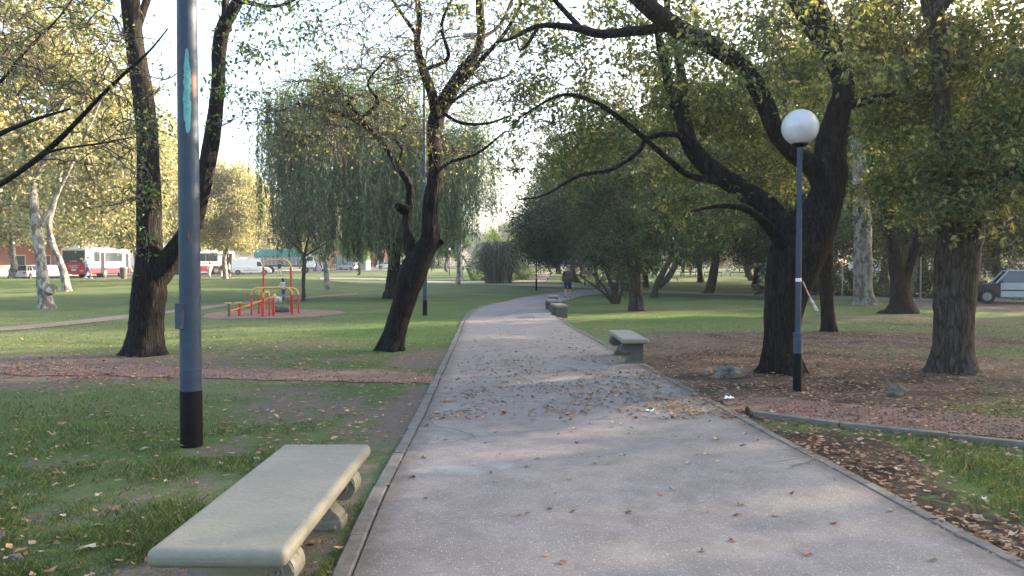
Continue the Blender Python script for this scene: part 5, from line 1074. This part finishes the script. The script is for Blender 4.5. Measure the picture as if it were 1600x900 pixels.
c1 = onground(322, 99); bus('second red and white bus farther along, half hidden by the near lamp post', c1+np.array([-3, 2, .1]), R(-58))
def truck():
    b = onground(446, 112); root = empty('cargo_truck', b, 'large truck with teal tarpaulin over a grey slatted body', 'truck', None, R(-78)); L = 8.6; h = L/2
    MB().box((0, -.7, 1.05), (2.4, 7.0, .22)).build('chassis', M['dark'], root); MB().box((0, -.9, 2.9), (2.5, 6.6, 1.15)).build('tarpaulin', M['teal'], root, False, .12, 3)
    MB().box((0, -.9, 1.75), (2.42, 6.5, 1.15)).build('cargo_bed', M['grey'], root)
    for sx in (-1, 1):
        for k in range(12): MB().box((sx*1.24, -4.0+k*.56, 1.75), (.05, .10, 1.15)).build('slat', M['silver'], root)
        for yy in (-3.2, -2.1, 2.8): wheel(root, sx*1.2, yy, .48, .3)
    MB().box((0, 3.4, 1.75), (2.35, 1.7, 1.9)).build('cab', M['white'], root, False, .12, 3); MB().box((0, 4.26, 2.1), (2.1, .03, .8)).build('windscreen', M['glass'], root); MB().box((-1.19, 3.5, 2.1), (.03, .9, .6)).build('side_window', M['glass'], root); MB().box((1.19, 3.5, 2.1), (.03, .9, .6)).build('side_window', M['glass'], root)
    for sx in (-1, 1): MB().box((sx*.85, 4.27, 1.1), (.35, .03, .2)).build('headlight', M['globe'], root)
truck()
b = onground(552, 146); root = empty('container', b, 'pale green metal container behind the small tree', 'container', None, R(-10)); MB().box((0, 0, 1.3), (6.0, 2.4, 2.6)).build('body', mat_plain('pale_green_metal', (.18, .30, .27), .6), root)
for k in range(14): MB().box((-2.8+k*.43, -1.22, 1.3), (.08, .05, 2.4)).build('rib', mat_plain('green_rib', (.14, .24, .22), .6) if k == 0 else bpy.data.materials['green_rib'], root)
b = onground(627, 135); root = empty('rubbish_bin', b, 'low dark green bin under a pale lid behind the willow', 'bin', None, 0); MB().box((0, 0, .55), (1.6, 1.1, 1.1), 0, 1.08).build('body', M['dark'], root, False, .05); MB().box((0, 0, 1.2), (1.9, 1.3, .2), 0, .8).build('lid', M['silver'], root, False, .04)
b = onground(193, 63); root = empty('rubbish_bin', b, 'grey litter bin on the verge in front of the red bus', 'bin', None, 0); MB().lathe([(.22, 0), (.30, .85), (.30, .88)], n=14).build('body', M['bench_dark'], root, True); MB().lathe([(.33, .86), (.33, .93), (.2, 1.0)], n=14).build('rim', M['grey'], root, True)
for px, D, hh, lab in [(812, 150, .9, 'small white box at the end of the earth path'), (1192, 125, 1.0, 'pale box beside the right black rail')]:
    tag(MB().box((0, 0, hh/2), (.9, .7, hh)).build('utility_box', M['render'], None, False, .04, loc=onground(px, D)), lab, 'utility box')
# ------------------------------------------------------------------ buildings beyond the streets
def building(label, x, y, rz, Wd, Hh, dep, floors, bays, wall, trim, roofm, name='building', balc=False):
    z = float(hgt(x, y)); root = empty(name, (x, y, z), label, 'building', None, rz); MB().box((0, dep/2, Hh/2-.5), (Wd, dep, Hh+1)).build('wall', wall, root)
    MB().box((0, dep/2, Hh+.15), (Wd+.5, dep+.5, .3)).build('cornice', trim, root); MB().box((0, dep/2, Hh+.5), (Wd-.6, dep-.6, .5)).build('roof', roofm, root); fh = Hh/floors; bw = Wd/bays
    for f in range(floors):
        for k in range(bays):
            x0 = -Wd/2+bw*(k+.5); z0 = fh*(f+.52); wn = MB().box((x0, -.02, z0), (bw*.42, .10, fh*.5)).build('window', trim, root); MB().box((x0, -.08, z0), (bw*.36, .04, fh*.44)).build('pane', M['glass'], wn)
            if balc and f and k % 2 == 0:
                bl = MB().box((x0, -.6, z0-fh*.32), (bw*.8, 1.1, .12)).build('balcony', trim, root)
                for q in range(7): MB().box((x0-bw*.38+bw*.76*q/6, -1.12, z0-fh*.32+.5), (.05, .05, .95)).build('baluster', balc, bl)
    return root
building('pale building with red balcony railings behind the vans', at(395, 172), 172, R(20), 20, 13, 10, 4, 6, M['render'], M['white'], M['grey'], balc=M['red'])
building('low brick building at the far left behind the silver hatchback', at(-30, 112), 112, R(35), 26, 7, 8, 2, 8, M['brick'], M['render'], M['grey'])
building('long pale building behind the teal truck', at(490, 235), 235, R(5), 44, 12, 10, 3, 12, M['render'], M['white'], M['grey'])
building('red brick building behind the large forked tree', at(1195, 262), 262, R(-8), 26, 22, 10, 6, 7, M['brick'], M['white'], M['grey'])
building('pale apartment house far beyond the parked cars', at(1060, 275), 275, R(0), 40, 12, 10, 3, 10, M['render'], M['white'], M['grey'])
building('cream building at the end of the earth path', at(890, 290), 290, R(0), 34, 8, 10, 2, 9, M['render'], M['white'], M['grey'])
building('orange brick shed behind the green container', at(560, 178), 178, R(10), 14, 6, 8, 2, 4, mat_plain('orange_brick', (.42, .18, .09), .9), M['render'], M['grey'])
building('grey house deep behind the right grove', at(1480, 130), 130, R(-20), 30, 9, 8, 3, 8, M['render'], M['white'], M['grey'])
wl = empty('garden_wall', (at(-20, 92), 92, float(hgt(at(-20, 92), 92))), 'low sunlit pale wall at the far left behind the silver hatchback', 'wall', None, R(62)); MB().box((0, 0, .6), (26, .3, 1.3)).build('wall_panel', M['render'], wl); MB().box((0, 0, 1.29), (26.1, .4, .1)).build('coping', M['white'], wl)
for i, (px, D, s, k_) in enumerate([(500, 232, 1.3, 1), (660, 245, 1.5, 0), (750, 300, 1.0, 0), (850, 250, 1.3, 0), (930, 240, 1.4, 2), (1010, 235, 1.3, 0), (1100, 255, 1.6, 2), (1290, 230, 1.6, 0), (1380, 160, 1.4, 2), (1560, 130, 1.4, 2), (300, 200, 1.4, 1), (180, 180, 1.4, 1), (20, 170, 1.5, 1), (-120, 150, 1.5, 1), (1700, 110, 1.3, 2), (1640, 75, 1.2, 2)]):
    copy_tree((gr, pl, dk)[k_], onground(px, D), i*2.1, s, 'far background tree, %s in the distant tree line' % ['behind the long pale building', 'behind the willow right side', 'left of the sky gap', 'right of the sky gap', 'above the walker', 'above the twin stems', 'above the parked white cars', 'behind the massive trunk', 'behind the pale trunk', 'behind the silver car', 'behind the near lamp post', 'behind the bus', 'behind the left pale trunk', 'outside the left edge', 'outside the right edge, farther', 'outside the right edge, nearer'][i])
# ------------------------------------------------------------------ grass, leaves, chips
def scatter(n, py0, py1, px0=-350, px1=2250, power=1.0):
    px = RNG.uniform(px0, px1, n); py = py0+(py1-py0)*RNG.uniform(0, 1, n)**power
    b = (450-py)/F; c, s = math.cos(PITCH), math.sin(PITCH); dy = c+b*s; dz = -s+b*c; x = (px-800)/F/dy; 
    y = np.full(n, 10.0); y = -EYE/dz*dy
    for _ in range(6): y = (hgt(x*y, y)-EYE)/dz*dy
    return x*y, y
def redmask(x, y):
    o = np.argsort(RT[:, 0]); o2 = np.argsort(RB[:, 0]); l = (y < np.interp(x, RT[o, 0], RT[o, 1])) & (y > np.interp(x, RB[o2, 0], RB[o2, 1])) & (x < np.max(RT[:, 0]))
    o = np.argsort(ST[:, 0]); o2 = np.argsort(SB[:, 0]); r = (y < np.interp(x, ST[o, 0], ST[o, 1])) & (y > np.interp(x, SB[o2, 0], SB[o2, 1])) & (x > np.min(ST[:, 0]))
    return l | r
def blades(name, label, n, py0, py1, hmin, hmax, wmul, power):
    x, y = scatter(n, py0, py1, power=power); so, li, lu = masks(x, y); nz = fbm(x+9, y, .35, 4)
    dn = np.clip(1.12-(so+(nz-.5)*1.1)*1.9, .03, 1)
    keep = (RNG.uniform(0, 1, n) < dn) & ~in_path(x, y, .13) & ~(redmask(x, y) & (nz < .62)) & (y < 40); x, y, dn, lu = x[keep], y[keep], dn[keep], lu[keep]; n = len(x)
    h = RNG.uniform(hmin, hmax, n)*(.55+.6*dn)*(.6+.8*fbm(x, y+3, .8, 3)); wd = wmul*np.clip(y/8, .45, 2.2)
    a = RNG.uniform(0, 2*PI, n); ln = RNG.uniform(.1, .9, n)*h; z = hgt(x, y)-.006; a2 = RNG.uniform(0, 2*PI, n)
    b0 = np.stack([x-np.cos(a)*wd, y-np.sin(a)*wd, z], -1); b1 = np.stack([x+np.cos(a)*wd, y+np.sin(a)*wd, z], -1)
    m0 = np.stack([x+np.cos(a2)*ln*.35-np.cos(a)*wd*.7, y+np.sin(a2)*ln*.35-np.sin(a)*wd*.7, z+h*.6], -1); tp = np.stack([x+np.cos(a2)*ln, y+np.sin(a2)*ln, z+h], -1)
    V = np.stack([b0, b1, tp, m0], 1).reshape(-1, 3); o = meshobj(name, V, np.arange(4*n).reshape(-1, 4), M['blade'], None, False); tag(o, label, 'grass', kind='stuff')
blades('grass', 'short green lawn grass with bare earth showing through', 380000, 478, 1000, .018, .050, .0028, .62)
def litter(name, label, n, py0, py1, L, mat, fn, lift=.004, power=.8, flat=.35, **kw):
    x, y = scatter(n, py0, py1, power=power, **kw); p = fn(x, y); k = RNG.uniform(0, 1, n) < p; x, y = x[k], y[k]; n = len(x)
    z = hgt(x, y)+np.where(in_path(x, y), .030, lift)+RNG.uniform(0, .012, n)
    a = RNG.uniform(0, 2*PI, n); d = np.stack([np.cos(a), np.sin(a), RNG.normal(size=n)*.16], -1); s = np.stack([-np.sin(a), np.cos(a), RNG.normal(size=n)*.25], -1)
    l = (L*RNG.uniform(.5, 1.35, n))[:, None]; w = l*RNG.uniform(.35, .8, n)[:, None]; C = np.stack([x, y, z], -1); up = np.zeros((n, 3)); up[:, 2] = 1; cu = RNG.uniform(0, flat, n)[:, None]*l*.6
    q = [C-d*l*.5+up*cu, C-d*l*.1-s*w*.5+up*cu*RNG.uniform(0, 1.4, (n, 1)), C+d*l*.5+up*cu*.8, C+d*l*.05+s*w*.5+up*cu*RNG.uniform(0, 1.4, (n, 1)), C-d*l*.02]
    V = np.stack(q, 1).reshape(-1, 3); b = np.arange(n)*5; T = np.stack([np.stack([b+4, b, b+1], -1), np.stack([b+4, b+1, b+2], -1), np.stack([b+4, b+2, b+3], -1), np.stack([b+4, b+3, b], -1)], 1).reshape(-1, 3)
    o = meshobj(name, V, T, mat, None, False); return tag(o, label, 'leaf litter', kind='stuff')
def f_lawn(x, y): so, li, lu = masks(x, y); return np.where(in_path(x, y, .0), 0, np.clip(li*li*1.25+.014, 0, 1))*np.where(redmask(x, y), np.where(x < -1, .2+.55*np.clip((-x-2)/4, 0, 1), .25), 1)
litter('leaf_litter', 'dry brown and tan leaves strewn over the lawns', 150000, 450, 1000, .052, M['litter'], f_lawn, .012)
def f_path(x, y):
    xl = np.interp(y, [3, 8, 10, 14, 20, 24], [.9, 2.0, 1.6, .6, .9, .9]); inp = in_path(x, y, -.02)
    d1 = np.exp(-((y-10.5)/3.2)**2)*(.35+.9*fbm(x, y, .9, 3)); d2 = np.exp(-((y-14)/4.5)**2)*np.clip((x+.2)/1.5, 0, 1)*1.3; e = .05+.10*(y > 6)
    return np.where(inp, np.clip((d1+d2)*(fbm(x+4, y, .7, 3) > .46)*1.0+e, 0, 1), 0)*.8
litter('leaf_litter', 'small dry leaves drifted across the middle of the path', 15000, 478, 660, .050, M['litter'], f_path, .03, px0=560, px1=1250, power=.9)
def f_red(x, y): return redmask(x, y)*.9
o = litter('gravel', 'loose red brick chips on the two red paths', 60000, 560, 720, .030, M['chips'], f_red, .008, power=1.0, flat=.9); o['category'] = 'gravel'
# individually scattered leaves, shared meshes
lm = []
for k in range(5):
    rr = np.random.default_rng(k); P = []; n = 9
    for i in range(n): a = 2*PI*i/n; r_ = (.55+.45*abs(math.cos(a*2.5)))*(1.25 if i == 0 else 1); P.append((r_*math.cos(a), r_*.75*math.sin(a), .12*rr.normal()+.25*abs(math.sin(a))*(1 if k % 2 else .5)))
    P = [(0, 0, 0)]+P; me = bpy.data.meshes.new('fallen_leaf'); me.from_pydata(P, [], [(0, 1+i, 1+(i+1) % n) for i in range(n)]); 
    cc = [(.20, .13, .085), (.34, .25, .17), (.11, .075, .055), (.42, .33, .22), (.38, .16, .08)][k]; me.materials.append(mat_plain('fallen_leaf_%s' % ['brown', 'tan', 'dark', 'straw', 'orange'][k], cc, .8, 0, .3, 20)); lm.append(me)
cnt = 0; tries = 0; rr = random.Random(11); pts = []
while cnt < 150 and tries < 20000:
    tries += 1; px = rr.uniform(560, 1560); py = 590+rr.random()**1.35*300; g = G(px, py)
    if not bool(in_path(np.array([g[0]]), np.array([g[1]]), -.05)[0]): continue
    if rr.random() > math.exp(-max(0, (py-640))/75)+.05: continue
    pts.append((g, .030, 0)); cnt += 1
cnt = 0
while cnt < 140:
    px = rr.uniform(0, 1600); py = 640+rr.random()*258; g = G(px, py); xa, ya = np.array([g[0]]), np.array([g[1]])
    if bool(in_path(xa, ya, .14)[0]): continue
    l_ = float(masks(xa, ya)[1][0])
    if rr.random() > l_+.04: continue
    if -1.55 < g[0] < -.85 and 3 < g[1] < 5: continue
    pts.append((g, .02, 1)); cnt += 1
for g, dz, onl in pts:
    o = bpy.data.objects.new('fallen_leaf', lm[rr.choice([0, 0, 1, 1, 2, 2, 3, 4] if not onl else [0, 1, 1, 2, 3, 3, 0, 4])]); COL.objects.link(o); s = rr.uniform(.018, .038)*(1.25 if onl else 1)
    o.location = (g[0], g[1], g[2]+dz+.004); o.rotation_euler = (rr.uniform(-.3, .3), rr.uniform(-.3, .3), rr.uniform(0, 6.28)); o.scale = (s, s*rr.uniform(.5, 1), s*1.2)
    cw = {'brown': 'mid brown', 'tan': 'pale tan', 'dark': 'dark brown', 'straw': 'straw yellow', 'orange': 'orange'}[o.data.materials[0].name.split('_')[-1]]
    if onl: tag(o, '%s fallen leaf lying on %s' % (cw, 'the lawn left of the path' if g[0] < 0 else 'the soil right of the path'), 'leaf', 'fallen leaves beside the path')
    else: tag(o, '%s curled fallen leaf lying loose on %s' % (cw, 'the path in the foreground' if g[1] < 6 else 'the path farther on'), 'leaf', 'fallen leaves on the path')
# joined woody and leafy masses inside a tree are too fine to count
for o in sc.objects:
    n = o.name.split('.')[0]
    if n in ('crown', 'branches', 'foliage', 'stems', 'leaf_blades', 'canes', 'leaves') and o.parent: o['kind'] = 'stuff'
# ------------------------------------------------------------------ haze
def haze_box():
    hz = MB().box((0, 285, 28), (840, 640, 58)).build('haze', None); m = bpy.data.materials.new('park_haze'); m.use_nodes = True; n = m.node_tree; n.nodes.clear()
    v = n.nodes.new('ShaderNodeVolumePrincipled'); v.inputs['Color'].default_value = (.9, .93, 1, 1); v.inputs['Density'].default_value = HAZE; v.inputs['Anisotropy'].default_value = .55
    o = n.nodes.new('ShaderNodeOutputMaterial'); n.links.new(v.outputs[0], o.inputs['Volume']); hz.data.materials.append(m); tag(hz, 'thin pale air over the park', kind='stuff')
HAZE = .0008
haze_box()
